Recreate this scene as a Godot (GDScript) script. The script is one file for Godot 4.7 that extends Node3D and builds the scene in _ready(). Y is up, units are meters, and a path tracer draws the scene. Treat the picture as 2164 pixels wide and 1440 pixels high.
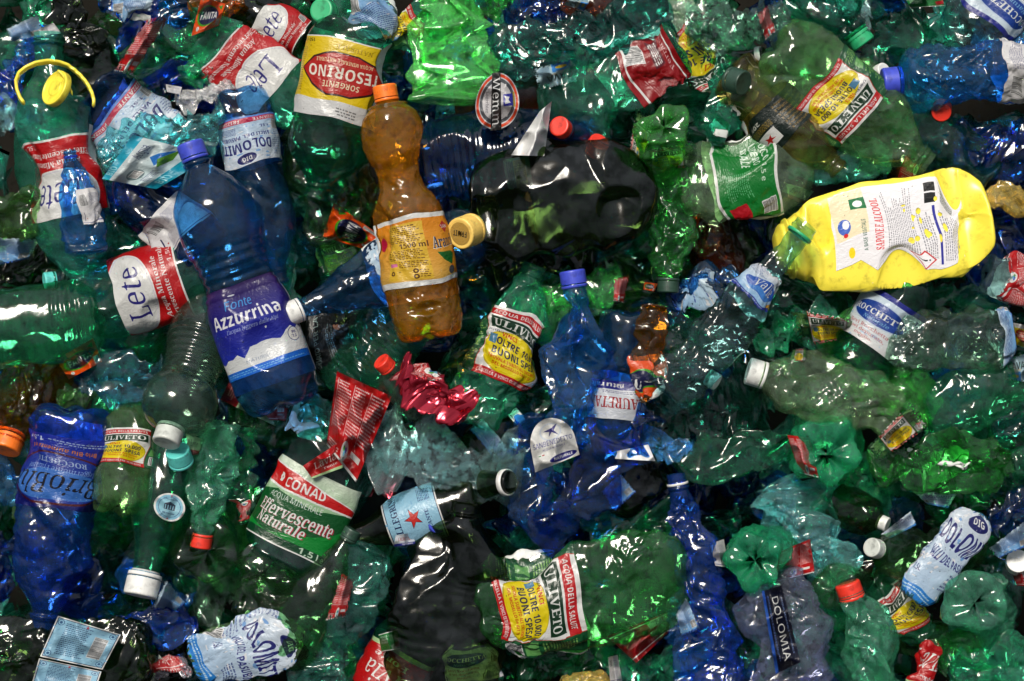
extends Node3D
# A heap of crushed plastic bottles, seen square on to its slope.

const S := 0.000557      # metres of the heap's mean surface to one unit of layout
const DIST := 2.4        # metres from the camera to that surface
const SLOPE := 38.0      # degrees that the camera looks down, square to the heap's face
var heap := Transform3D()
var rng := RandomNumberGenerator.new()
var n_fold := FastNoiseLite.new()
var n_cell := FastNoiseLite.new()
var taken := {}
var mats := {}
var pics := {}
var caps := {}

func _ready():
	# camera, sky, sun, exposure
	heap = Transform3D(Basis(Vector3.RIGHT, deg_to_rad(-SLOPE)), Vector3(0, 1.0, 0))
	var cam := Camera3D.new()
	cam.name = "camera"
	cam.fov = rad_to_deg(2.0 * atan(1440.0 * S * 0.5 / DIST))
	cam.near = 0.05
	cam.far = 400.0
	cam.transform = heap * Transform3D(Basis(), Vector3(0, 0, DIST))
	add_child(cam)
	cam.current = true
	var env := Environment.new()
	env.background_mode = Environment.BG_SKY
	var ps := ProceduralSkyMaterial.new()
	ps.sky_top_color = Color(0.93, 0.96, 1.0)
	ps.sky_horizon_color = Color(0.34, 0.36, 0.39)
	ps.sky_curve = 2.2
	ps.ground_bottom_color = Color(0.10, 0.10, 0.09)
	ps.ground_horizon_color = Color(0.14, 0.14, 0.13)
	ps.sun_angle_max = 0.0
	var sky := Sky.new()
	sky.sky_material = ps
	env.sky = sky
	env.background_energy_multiplier = SKY_E
	env.tonemap_mode = Environment.TONE_MAPPER_LINEAR
	env.tonemap_exposure = EXPO
	env.sdfgi_enabled = true
	env.ssao_enabled = true
	env.ssil_enabled = true
	var we := WorldEnvironment.new()
	we.name = "world_environment"
	we.environment = env
	add_child(we)
	var sun := DirectionalLight3D.new()
	sun.name = "sun"
	sun.light_energy = 0.5
	sun.light_angular_distance = SUN_A
	sun.light_color = Color(1.0, 0.97, 0.92)
	sun.shadow_enabled = true
	var to_sun: Vector3 = heap.basis * Vector3(-0.22, 0.50, 0.84)
	sun.transform = Transform3D(Basis.looking_at(-to_sun, Vector3.UP), Vector3(0, 3, 0))
	add_child(sun)
	rng.seed = 7
	n_fold.noise_type = FastNoiseLite.TYPE_SIMPLEX_SMOOTH
	n_fold.frequency = 1.0
	n_fold.fractal_type = FastNoiseLite.FRACTAL_NONE
	n_cell.noise_type = FastNoiseLite.TYPE_CELLULAR
	n_cell.frequency = 1.0
	n_cell.fractal_type = FastNoiseLite.FRACTAL_NONE
	n_cell.cellular_return_type = FastNoiseLite.RETURN_DISTANCE2_SUB
	make_mats()
	build_all()

const SKY_E := 0.5
const EXPO := 3.0
const SUN_A := 17.0

# ---------------------------------------------------------------- materials
func plastic(key: String, lin: Color, alpha: float, rough := 0.06, coat := 1.0):
	# three shades of each colour, as batches of bottles differ
	for i in 3:
		var m := StandardMaterial3D.new()
		m.resource_name = key + "_plastic"
		var k: float = [1.0, 0.66, 1.3][i]
		var c := Color(minf(lin.r * k, 0.95), minf(lin.g * (1.0 + (k - 1.0) * 0.7), 0.95), minf(lin.b * (1.0 + (k - 1.0) * [1.0, 0.2, 1.4][i]), 0.95)).linear_to_srgb()
		c.a = alpha * [0.8, 0.4, 1.6][i]
		m.albedo_color = c
		m.refraction_enabled = true
		m.refraction_scale = 0.0015
		m.roughness = rough
		m.clearcoat_enabled = true
		m.clearcoat = coat
		m.clearcoat_roughness = rough + 0.055
		m.clearcoat_texture = pics["gloss"]
		m.albedo_texture = pics["grime"]
		m.uv1_triplanar = true
		m.uv1_scale = Vector3(7, 7, 7)
		m.cull_mode = BaseMaterial3D.CULL_DISABLED
		mats[key if i == 0 else key + str(i)] = m

func solid(key: String, lin: Color, rough := 0.4, spec := 0.5):
	var m := StandardMaterial3D.new()
	m.resource_name = key
	m.albedo_color = lin.linear_to_srgb()
	m.roughness = rough
	m.metallic_specular = spec
	m.albedo_texture = pics["scuff"]
	m.uv1_triplanar = true
	m.uv1_scale = Vector3(9, 9, 9)
	m.cull_mode = BaseMaterial3D.CULL_DISABLED
	mats[key] = m

func smudge(cells: float, ramp: Array, at: Array, sd: int) -> NoiseTexture2D:
	var n := FastNoiseLite.new()
	n.seed = sd
	n.frequency = cells / 512.0
	n.fractal_octaves = 5
	n.fractal_gain = 0.6
	var g := Gradient.new()
	g.offsets = PackedFloat32Array(at)
	var cs := PackedColorArray()
	for r in ramp:
		cs.append(Color(r, r, r))
	g.colors = cs
	var t := NoiseTexture2D.new()
	t.width = 512
	t.height = 512
	t.seamless = true
	t.noise = n
	t.color_ramp = g
	return t

func make_mats():
	pics["gloss"] = smudge(5.0, [0.25, 0.55, 1.0, 1.0], [0.0, 0.36, 0.52, 1.0], 3)
	pics["wrinkle"] = smudge(7.0, [0.0, 0.5, 1.0, 0.5, 0.0], [0.0, 0.35, 0.5, 0.65, 1.0], 33)
	pics["scuff"] = smudge(6.0, [0.70, 0.90, 1.0, 1.0], [0.0, 0.22, 0.40, 1.0], 21)
	pics["grime"] = smudge(9.0, [0.45, 0.80, 1.0, 1.0], [0.0, 0.30, 0.45, 1.0], 8)
	plastic("green", Color(0.11, 0.74, 0.39), 0.035)
	plastic("teal", Color(0.15, 0.75, 0.52), 0.033)
	plastic("bright", Color(0.20, 0.88, 0.26), 0.033)
	plastic("moss", Color(0.34, 0.72, 0.24), 0.03)
	plastic("pale", Color(0.60, 0.86, 0.52), 0.06)
	plastic("pale_teal", Color(0.52, 0.88, 0.72), 0.026)
	plastic("dark", Color(0.07, 0.14, 0.03), 0.006, 0.07)
	plastic("deep", Color(0.08, 0.62, 0.34), 0.03)
	plastic("blue", Color(0.04, 0.32, 0.88), 0.026)
	plastic("azure", Color(0.12, 0.46, 0.84), 0.06)
	plastic("clear_blue", Color(0.10, 0.48, 0.93), 0.06)
	plastic("navy", Color(0.03, 0.16, 0.60), 0.03)
	plastic("aqua", Color(0.28, 0.82, 0.84), 0.055)
	plastic("amber", Color(0.97, 0.34, 0.010), 0.055)
	plastic("gold", Color(0.88, 0.60, 0.14), 0.10)
	plastic("brown", Color(0.26, 0.07, 0.025), 0.03)
	plastic("clear", Color(0.84, 0.80, 0.90), 0.11)
	plastic("emerald", Color(0.05, 0.66, 0.32), 0.18)
	plastic("jade", Color(0.22, 0.78, 0.52), 0.11)
	plastic("lime", Color(0.18, 0.86, 0.18), 0.08)
	solid("cap_white", Color(0.60, 0.60, 0.58))
	solid("cap_red", Color(0.62, 0.03, 0.015))
	solid("cap_orange", Color(0.80, 0.16, 0.01))
	solid("cap_blue", Color(0.04, 0.06, 0.45))
	solid("cap_green", Color(0.02, 0.32, 0.13))
	solid("cap_aqua", Color(0.10, 0.52, 0.48))
	solid("cap_dark", Color(0.02, 0.05, 0.035))
	solid("cap_grey", Color(0.45, 0.47, 0.44))
	solid("cap_yellow", Color(0.75, 0.50, 0.12))
	solid("yellow", Color(0.74, 0.62, 0.05), 0.32)
	solid("cap_print", Color(0.05, 0.05, 0.05))
	solid("foil_red", Color(0.34, 0.012, 0.03), 0.16, 0.8)
	mats["foil_red"].metallic = 0.75
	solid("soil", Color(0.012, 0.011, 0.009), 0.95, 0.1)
	solid("label_back", Color(0.55, 0.57, 0.55), 0.5)
	solid("paper", Color(0.60, 0.60, 0.60), 0.6)

# ---------------------------------------------------------------- names
func numbered(called: String) -> String:
	if not taken.has(called):
		taken[called] = 0
		return called
	taken[called] += 1
	return "%s_%03d" % [called, taken[called]]

func part(called: String, mesh: Mesh, m: Material, parent: Node) -> MeshInstance3D:
	var o := MeshInstance3D.new()
	o.name = called
	o.mesh = mesh
	o.material_override = m
	parent.add_child(o, true)
	var i := 0
	for c in parent.get_children():
		if c.name.begins_with(called):
			i += 1
	if i > 1:
		o.name = "%s_%03d" % [called, i - 1]
	return o

func thing(called: String, label: String, category: String, group := "") -> Node3D:
	var o := Node3D.new()
	o.name = numbered(called)
	add_child(o)
	o.set_meta("label", label)
	o.set_meta("category", category)
	if group:
		o.set_meta("group", group)
	return o

# ---------------------------------------------------------------- places
func spot(x: float, y: float, d: float) -> Vector3:
	var k := (DIST - d) / DIST
	return Vector3((x - 1082.0) * S * k, (720.0 - y) * S * k, d)

# ---------------------------------------------------------------- meshes
func grid_mesh(v: PackedVector3Array, uv: PackedVector2Array, nu: int, nv: int, wrap: bool, lift := 0.0) -> ArrayMesh:
	# rows nu along, columns nv around; wrap joins the last column to the first (their points coincide)
	var nrm := PackedVector3Array()
	nrm.resize(v.size())
	for i in nu:
		var i0 := maxi(i - 1, 0)
		var i1 := mini(i + 1, nu - 1)
		for j in nv:
			var j0 := j - 1
			var j1 := j + 1
			if wrap:
				if j0 < 0: j0 = nv - 2
				if j1 > nv - 1: j1 = 1
			else:
				j0 = maxi(j0, 0)
				j1 = mini(j1, nv - 1)
			var a := v[i1 * nv + j] - v[i0 * nv + j]
			var b := v[i * nv + j1] - v[i * nv + j0]
			nrm[i * nv + j] = b.cross(a).normalized()
	var idx := PackedInt32Array()
	idx.resize((nu - 1) * (nv - 1) * 6)
	var k := 0
	for i in nu - 1:
		for j in nv - 1:
			var p := i * nv + j
			idx[k] = p; idx[k + 1] = p + nv; idx[k + 2] = p + 1
			idx[k + 3] = p + 1; idx[k + 4] = p + nv; idx[k + 5] = p + nv + 1
			k += 6
	if lift != 0.0:
		for i in v.size():
			v[i] += nrm[i] * lift
	var ar := []
	ar.resize(Mesh.ARRAY_MAX)
	ar[Mesh.ARRAY_VERTEX] = v
	ar[Mesh.ARRAY_NORMAL] = nrm
	ar[Mesh.ARRAY_TEX_UV] = uv
	ar[Mesh.ARRAY_INDEX] = idx
	var m := ArrayMesh.new()
	m.add_surface_from_arrays(Mesh.PRIMITIVE_TRIANGLES, ar)
	return m

func lathe(prof: Array, nv := 40, knurl := 0.0) -> ArrayMesh:
	var v := PackedVector3Array()
	var uv := PackedVector2Array()
	for i in prof.size():
		for j in nv + 1:
			var a := TAU * j / nv
			var r: float = prof[i][0]
			if prof[i].size() > 2 and j % 2 == 0:
				r *= 1.0 - knurl
			v.append(Vector3(r * sin(a), prof[i][1], r * cos(a)))
			uv.append(Vector2(float(j) / nv, float(i) / prof.size()))
	return grid_mesh(v, uv, prof.size(), nv + 1, true)

const PROFILES := {
	"water": [[0.0, 0.02], [0.0015, 0.30], [0.004, 0.55], [0.014, 0.82], [0.04, 0.96], [0.09, 1.0], [0.55, 1.0], [0.62, 0.98], [0.72, 0.93], [0.80, 0.76], [0.87, 0.50], [0.915, 0.32], [0.93, 0.29], [1.0, 0.29]],
	"waist": [[0.0, 0.02], [0.0015, 0.30], [0.004, 0.55], [0.014, 0.82], [0.04, 0.95], [0.10, 1.0], [0.38, 1.0], [0.43, 0.93], [0.50, 0.82], [0.57, 0.86], [0.66, 1.0], [0.76, 0.98], [0.84, 0.76], [0.90, 0.42], [0.925, 0.29], [0.935, 0.28], [1.0, 0.28]],
	"globe": [[0.0, 0.02], [0.0015, 0.30], [0.004, 0.55], [0.014, 0.80], [0.05, 0.92], [0.30, 0.95], [0.45, 0.80], [0.54, 0.72], [0.60, 0.77], [0.66, 0.92], [0.72, 0.99], [0.78, 1.0], [0.84, 0.93], [0.89, 0.74], [0.925, 0.45], [0.94, 0.30], [1.0, 0.28]],
	"cone": [[0.0, 0.02], [0.0015, 0.30], [0.004, 0.55], [0.014, 0.82], [0.04, 0.96], [0.10, 1.0], [0.48, 1.0], [0.54, 0.98], [0.62, 0.90], [0.74, 0.66], [0.86, 0.40], [0.92, 0.28], [0.94, 0.26], [1.0, 0.26]],
	"pinched": [[0.0, 0.02], [0.0015, 0.30], [0.004, 0.55], [0.014, 0.82], [0.04, 0.95], [0.10, 1.0], [0.50, 0.99], [0.55, 0.86], [0.62, 0.60], [0.67, 0.62], [0.74, 0.80], [0.82, 0.90], [0.89, 0.76], [0.935, 0.42], [0.95, 0.29], [0.96, 0.28], [1.0, 0.28]],
	"jug": [[0.0, 0.02], [0.001, 0.25], [0.006, 0.55], [0.02, 0.72], [0.07, 0.86], [0.2, 0.97], [0.4, 1.0], [0.7, 0.9], [0.85, 0.78], [0.94, 0.62], [0.985, 0.40], [0.999, 0.2], [1.0, 0.02]],
	"glass": [[0.0, 0.02], [0.001, 0.5], [0.006, 0.85], [0.02, 0.97], [0.05, 1.0], [0.45, 1.0], [0.56, 0.94], [0.66, 0.74], [0.76, 0.54], [0.86, 0.44], [0.95, 0.40], [0.955, 0.44], [1.0, 0.42]],
	"crushed": [[0.0, 0.02], [0.001, 0.10], [0.01, 0.45], [0.04, 0.80], [0.12, 0.97], [0.25, 1.0], [0.75, 1.0], [0.88, 0.92], [0.96, 0.70], [0.99, 0.40], [0.999, 0.10], [1.0, 0.02]],
}

func prof_at(p: Array, t: float) -> float:
	var i := 0
	while i < p.size() - 2 and t > p[i + 1][0]:
		i += 1
	var x0: float = p[i][0]
	var x1: float = p[i + 1][0]
	var y0: float = p[i][1]
	var y1: float = p[i + 1][1]
	var w := x1 - x0
	var f := clampf((t - x0) / w, 0.0, 1.0)
	var m0 := (y1 - y0) / w
	var m1 := m0
	if i > 0:
		m0 = slope(p[i - 1], p[i], p[i + 1])
	if i < p.size() - 2:
		m1 = slope(p[i], p[i + 1], p[i + 2])
	var f2 := f * f
	var f3 := f2 * f
	return y0 * (2 * f3 - 3 * f2 + 1) + m0 * w * (f3 - 2 * f2 + f) + y1 * (3 * f2 - 2 * f3) + m1 * w * (f3 - f2)

func slope(a, b, c) -> float:
	var s0: float = (b[1] - a[1]) / (b[0] - a[0])
	var s1: float = (c[1] - b[1]) / (c[0] - b[0])
	if s0 * s1 <= 0.0:
		return 0.0
	return 2.0 * s0 * s1 / (s0 + s1)

# One bottle. a = base, b = mouth (layout units), w = width, d = height of its axis over the heap's mean surface, dz = mouth nearer than base
func bottle(called: String, label: String, colour: String, a: Vector2, b: Vector2, w: float, d: float, o := {}) -> Node3D:
	var grp: String = o.get("group", "")
	var t := thing(called, label, o.get("cat", "bottle"), grp)
	var dz: float = o.get("dz", 0.0)
	var A := spot(a.x, a.y, d - dz * 0.5)
	var B := spot(b.x, b.y, d + dz * 0.5)
	var Y := (B - A).normalized()
	var Z := (Vector3(0, 0, 1) - Y * Y.z).normalized()
	var X := Y.cross(Z)
	t.transform = heap * Transform3D(Basis(X, Y, Z), A)
	var L := A.distance_to(B)
	var R: float = w * 0.5 * S * (DIST - d) / DIST / (1.0 + 0.45 * (1.0 - o.get("flat", 0.8))) / (1.0 - 0.16 * minf(o.get("cr", 0.5), 1.0))
	var sd: int = o.get("seed", hash(label) % 9973)
	rng.seed = sd
	var prof: Array = PROFILES[o.get("prof", "water")]
	var has_neck: bool = o.get("prof", "water") != "crushed"
	var neck_t: float = 0.93 if has_neck else 2.0
	var flat: float = o.get("flat", 0.8)
	if not has_neck: flat *= 0.82
	var cr: float = o.get("cr", 0.5)
	if not has_neck: cr *= 1.0 + 0.35 * smoothstep(0.25, 0.5, cr)
	var cf: float = o.get("cf", 1.0) * 1.15
	var fine: float = o.get("fine", 0.52)
	var crinkle: float = o.get("crinkle", smoothstep(0.15, 0.8, cr))
	var sq: float = o.get("sq", 0.0)
	var bend: float = o.get("bend", 0.0)
	var bendz: float = o.get("bendz", 0.0)
	var twist: float = o.get("twist", rng.randf_range(-0.6, 0.6) * minf(cr, 1.0))
	var roll: float = deg_to_rad(o.get("roll", 0.0))
	var ribs: Array = o.get("ribs", [])
	var petals: float = o.get("petals", 0.1)
	var open: bool = not o.has("cap")
	var nu: int = o.get("nu", clampi(int(L / S / 3.4), 40, 150))
	var nv: int = o.get("nv", clampi(int(w * 3.14 / 4.0), 44, 150)) + 1
	# dents: place on the surface, depth, reach
	var dents := []
	var nd: int = int(o.get("dents", 3 + 9 * cr))
	for i in nd:
		var tc := rng.randf_range(0.08, 0.86)
		var ac := rng.randf_range(-PI, PI)
		var dep := rng.randf_range(0.06, 0.30) * (0.5 + 0.6 * cr)
		dents.append([Vector3(sin(ac), tc * L / R, cos(ac)), dep, rng.randf_range(0.5, 1.5), rng.randf_range(0.4, 1.6)])
	# facets: a coarse net of folds that the crushed wall breaks into
	var facet: float = o.get("facet", clampf(cr * 1.1, 0.0, 0.9))
	var fm: int = maxi(4, int(L / R * 1.05 * cf))
	var fn: int = maxi(5, int(6.5 * cf))
	var net := PackedVector3Array()
	for i in fm + 1:
		for j in fn:
			var nt := clampf((i + rng.randf_range(-0.33, 0.33)) / fm, 0.0, 1.0)
			var na := TAU * (j + 0.5 * (i % 2) + rng.randf_range(-0.33, 0.33)) / fn - PI + roll
			var nr := prof_at(prof, nt) * (1.04 - minf(cr, 1.1) * 0.42 * pow(rng.randf(), 1.4))
			net.append(Vector3(nr * sin(na), nt * L / R, nr * cos(na)))
	var fm2 := int(fm * 2.3)
	var fn2 := int(fn * 2.1)
	var net2 := PackedFloat32Array()
	for i in (fm2 + 1) * fn2:
		net2.append(rng.randf() * rng.randf())
	for cd in o.get("dent_at", []):
		# [place along, angle in degrees, depth, reach along, reach around]
		dents.append([Vector3(sin(deg_to_rad(cd[1])), cd[0] * L / R, cos(deg_to_rad(cd[1]))), cd[2], cd[3], cd[4]])
	var fm3 := int(fm * 3.7)
	var fn3 := int(fn * 3.4)
	var net3 := PackedFloat32Array()
	for i in (fm3 + 1) * fn3:
		net3.append(pow(rng.randf(), 3.0))
	var off := Vector3(sd * 1.37, sd * 0.71, sd * 2.13)
	off = Vector3(fmod(off.x, 311.0), fmod(off.y, 277.0), fmod(off.z, 293.0))
	var v := PackedVector3Array()
	var uv := PackedVector2Array()
	v.resize(nu * nv)
	uv.resize(nu * nv)
	for i in nu:
		var s := float(i) / (nu - 1)
		# rows lie closer together at both ends
		var tt := s + 0.09 * sin(TAU * s) * -0.5
		if tt < 0.05: tt = tt * tt * 20.0 * 0.5 + tt * 0.5
		var r := prof_at(prof, tt)
		var y := tt * L
		var mask := 1.0
		if has_neck:
			mask = smoothstep(0.93, 0.80, tt)
		mask *= 0.35 + 0.65 * smoothstep(0.0, 0.12, tt)
		if tt > neck_t:
			r += 0.035 * smoothstep(0.55, 0.9, sin(tt * L / R * 16.0)) + (0.06 if tt < 0.942 else 0.0)
		for rb in ribs:
			if tt > rb[0] and tt < rb[1]:
				r += rb[3] * cos(TAU * rb[2] * (tt - rb[0]) / (rb[1] - rb[0]))
		var fl := lerpf(1.0, flat, mask)
		var fx := 1.0 + 0.45 * (1.0 - fl)
		var tw := twist * (tt - 0.5) * 2.0
		var ct := cos(tw)
		var st := sin(tw)
		var bx := bend * R * (4.0 * tt * (1.0 - tt) )
		var bz := bendz * R * (4.0 * tt * (1.0 - tt))
		for j in nv:
			var ang := TAU * j / (nv - 1) - PI + roll
			if j == nv - 1:
				v[i * nv + j] = v[i * nv]
				uv[i * nv + j] = Vector2(1.0, tt)
				continue
			var rr := r
			if tt < 0.12 and petals > 0.0:
				rr *= 1.0 - petals * (0.5 + 0.5 * cos(ang * 5.0)) * smoothstep(0.12, 0.0, tt)
			var q := Vector3(rr * sin(ang), y / R, rr * cos(ang))
			if sq > 0.0:
				# a squarer section: the corners stand out
				var e := pow(pow(absf(sin(ang)), 4.0) + pow(absf(cos(ang)), 4.0), -0.25)
				q.x *= lerpf(1.0, e, sq)
				q.z *= lerpf(1.0, e, sq)
			if tt < 0.06 and petals > 0.0:
				# the base: a hollow middle, and feet between the lobes
				q.y += 0.20 * smoothstep(0.6, 0.0, rr) + petals * 0.6 * (0.5 + 0.5 * cos(ang * 5.0)) * smoothstep(0.06, 0.0, tt) * smoothstep(0.1, 0.5, rr)
			var inward := Vector3(-sin(ang), 0, -cos(ang))
			var qq := q * cf + off
			var disp := 0.0
			if cr > 0.0 or dents.size() > 0:
				for dn in dents:
					var dd: Vector3 = q - dn[0]
					var reach: float = dd.x * dd.x + dd.z * dd.z + dd.y * dd.y * dn[2]
					var depth: float = dn[1] - reach * dn[3] * 0.35
					if depth > 0.0:
						disp = maxf(disp, depth * 1.9)
			if cr > 0.0:
				var f1 := absf(n_fold.get_noise_3dv(qq * 0.8))
				disp += cr * 0.22 * f1
				if crinkle > 0.0:
					var here2 := clampf(0.55 + 1.4 * n_fold.get_noise_3dv(qq * 0.6 + Vector3(15, 8, 42)), 0.0, 1.0)
					disp += crinkle * here2 * (0.22 * absf(n_fold.get_noise_3dv(qq * 1.7 + Vector3(31, 7, 3))) + 0.13 * absf(n_fold.get_noise_3dv(qq * 3.6 + Vector3(3, 71, 13))) + 0.075 * here2 * absf(n_fold.get_noise_3dv(qq * 7.4 + Vector3(63, 11, 23))))
				disp += cr * 0.07 * (1.0 - minf(n_cell.get_noise_3dv(qq * 1.3) + 1.0, 1.0))
				var wob := n_fold.get_noise_3dv(qq * 0.6 + Vector3(9, 9, 9)) * 0.35
				var pu := clampf(tt * fm + wob * smoothstep(0.0, 0.1, tt), 0.0, fm - 0.001)
				var pi := int(pu)
				var pf := pu - pi
				var pv0 := float(j) / (nv - 1) * fn + wob
				pv0 -= 0.5 * lerpf(pi % 2, (pi + 1) % 2, pf)
				var pj := int(floor(pv0))
				var pg := pv0 - pj
				var n00 := net[pi * fn + posmod(pj, fn)]
				var n01 := net[pi * fn + posmod(pj + 1, fn)]
				var n10 := net[(pi + 1) * fn + posmod(pj, fn)]
				var n11 := net[(pi + 1) * fn + posmod(pj + 1, fn)]
				var low: Vector3
				if (pi + pj) % 2 == 0:
					low = n00 + (n01 - n00) * pg + (n10 - n00) * pf if pf + pg < 1.0 else n11 + (n10 - n11) * (1.0 - pg) + (n01 - n11) * (1.0 - pf)
				else:
					low = n00 + (n01 - n00) * pg + (n11 - n01) * pf if pg > pf else n00 + (n11 - n10) * pg + (n10 - n00) * pf
				q = q.lerp(low, facet * mask)
				var su := clampf(tt * fm2 + wob * 2.0, 0.0, fm2 - 0.001)
				var si := int(su)
				var sf := su - si
				var sv := float(j) / (nv - 1) * fn2 + wob * 1.6
				var sj := int(floor(sv))
				var sg := sv - sj
				var a00 := net2[si * fn2 + posmod(sj, fn2)]
				var a01 := net2[si * fn2 + posmod(sj + 1, fn2)]
				var a10 := net2[(si + 1) * fn2 + posmod(sj, fn2)]
				var a11 := net2[(si + 1) * fn2 + posmod(sj + 1, fn2)]
				if sf + sg < 1.0:
					disp += cr * fine * (a00 + (a01 - a00) * sg + (a10 - a00) * sf)
				else:
					disp += cr * fine * (a11 + (a10 - a11) * (1.0 - sg) + (a01 - a11) * (1.0 - sf))
				var tu := clampf(tt * fm3 + wob * 4.0, 0.0, fm3 - 0.001)
				var ti := int(tu)
				var tf := tu - ti
				var tv := float(j) / (nv - 1) * fn3 + wob * 3.0 + 0.5 * tf
				var tj := int(floor(tv))
				var tg := tv - tj
				var b00 := net3[ti * fn3 + posmod(tj, fn3)]
				var b01 := net3[ti * fn3 + posmod(tj + 1, fn3)]
				var b10 := net3[(ti + 1) * fn3 + posmod(tj, fn3)]
				var b11 := net3[(ti + 1) * fn3 + posmod(tj + 1, fn3)]
				var here := clampf(0.5 + 1.6 * n_fold.get_noise_3dv(qq * 0.7 + Vector3(5, 80, 2)), 0.0, 1.0)
				if tf + tg < 1.0:
					disp += cr * fine * 0.42 * here * (b00 + (b01 - b00) * tg + (b10 - b00) * tf)
				else:
					disp += cr * fine * 0.42 * here * (b11 + (b10 - b11) * (1.0 - tg) + (b01 - b11) * (1.0 - tf))
			q += inward * disp * mask
			if cr > 0.0:
				var big := Vector3(n_fold.get_noise_3dv(qq * 0.45 + Vector3(50, 0, 0)), n_fold.get_noise_3dv(qq * 0.5 + Vector3(0, 60, 0)) * 0.7, n_fold.get_noise_3dv(qq * 0.45 + Vector3(0, 0, 70)))
				q += big * cr * 0.35 * mask
			# squash across the line of sight, along a direction that turns along the bottle
			var x1 := q.x * ct + q.z * st
			var z1 := -q.x * st + q.z * ct
			x1 *= fx
			z1 *= fl
			q.x = x1 * ct - z1 * st
			q.z = x1 * st + z1 * ct
			v[i * nv + j] = Vector3(q.x * R + bx, q.y * R, q.z * R + bz)
			uv[i * nv + j] = Vector2(float(j) / (nv - 1), tt)
	# labels, before the body's own copy is given away
	for lb in o.get("labels", []):
		wrap_label(t, lb, v, nu, nv)
		if lb[4] > 140.0 and lb[4] < 200.0 and lb[1] > 0.1 and lb[0] != "dolomiti_worn":
			# the far side of the wrap, seen through the plastic
			wrap_label(t, ["label_back", lb[1] - 0.05, lb[2], lb[3] + 180.0, 350.0 - lb[4]], v, nu, nv)
	var body := grid_mesh(v, uv, nu, nv, true)
	var shade: String = colour + ["", "1", "2"][sd % 3]
	part("body", body, mats[shade] if mats.has(shade) else mats[colour], t)
	if o.has("cap"):
		add_cap(t, v, nu, nv, R, o.cap)
	elif o.has("ring"):
		add_cap(t, v, nu, nv, R, o.ring, true)
	return t

# lb = [picture, t0, t1, centre angle in degrees (0 faces the viewer), span in degrees, {turn, lift}]
func wrap_label(t: Node3D, lb: Array, v: PackedVector3Array, nu: int, nv: int):
	var lo: float = lb[1]
	var hi: float = lb[2]
	var rows := []
	for i in nu:
		var s := float(i) / (nu - 1)
		var tt := s + 0.09 * sin(TAU * s) * -0.5
		if tt < 0.05: tt = tt * tt * 20.0 * 0.5 + tt * 0.5
		if tt >= lo and tt <= hi:
			rows.append(i)
	var n := nv - 1
	var j0 := int(round(((lb[3] - lb[4] * 0.5) / 360.0 + 0.5) * n))
	var cols := int(round(lb[4] / 360.0 * n))
	if rows.size() < 2 or cols < 2:
		return
	var pv := PackedVector3Array()
	var pu := PackedVector2Array()
	for i in rows.size():
		for j in cols + 1:
			pv.append(v[rows[i] * nv + posmod(j0 + j, n)])
			pu.append(Vector2(float(j) / cols, 1.0 - float(i) / (rows.size() - 1)))
	var m := grid_mesh(pv, pu, rows.size(), cols + 1, lb[4] > 359.0, 0.0007)
	part("paper_label", m, mats[lb[0]] if mats.has(lb[0]) else label_mat(lb[0]), t)

func add_cap(t: Node3D, v: PackedVector3Array, nu: int, nv: int, R: float, colour: String, ring_only := false):
	# the neck's last row carries the cap
	var c := Vector3.ZERO
	var c2 := Vector3.ZERO
	for j in nv - 1:
		c += v[(nu - 1) * nv + j]
		c2 += v[(nu - 4) * nv + j]
	c /= nv - 1
	c2 /= nv - 1
	var up := (c - c2).normalized()
	var r := 0.0
	for j in nv - 1:
		r += v[(nu - 1) * nv + j].distance_to(c)
	r /= nv - 1
	r *= 1.16
	var h := r * 1.05
	var bx := Vector3(1, 0, 0)
	bx = (bx - up * up.x).normalized()
	var tf := Transform3D(Basis(bx, up, bx.cross(up)), c)
	var holder: Node3D = t
	if not ring_only:
		var m := lathe([[r * 0.98, -h * 0.72, 1], [r, -h * 0.70, 1], [r, h * 0.12, 1], [r * 0.985, h * 0.20], [r * 0.93, h * 0.27], [r * 0.80, h * 0.29], [r * 0.76, h * 0.265], [0.0001, h * 0.26]], 56, 0.035)
		var cp := part("cap", m, mats[colour], t)
		cp.transform = tf
		holder = cp
	var m2 := lathe([[r * 0.86, -h * 1.0], [r * 0.99, -h * 0.99], [r * 1.01, -h * 0.80], [r * 0.9, -h * 0.79]], 40)
	var cr := part("cap_ring", m2, mats[colour], holder)
	if ring_only:
		cr.transform = tf

# ---------------------------------------------------------------- print on labels
func canvas(w: int, h: int, c: Color) -> Image:
	var im := Image.create(w, h, false, Image.FORMAT_RGBA8)
	im.fill(c)
	return im

func box(im: Image, x: float, y: float, w: float, h: float, c: Color):
	im.fill_rect(Rect2i(int(x), int(y), int(w), int(h)), c)

func oval(im: Image, cx: float, cy: float, rx: float, ry: float, c: Color):
	for y in range(maxi(0, int(cy - ry)), mini(im.get_height(), int(cy + ry) + 1)):
		var k := (y - cy) / ry
		if absf(k) < 1.0:
			var hw := rx * sqrt(1.0 - k * k)
			im.fill_rect(Rect2i(int(cx - hw), y, int(hw * 2.0), 1), c)

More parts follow.
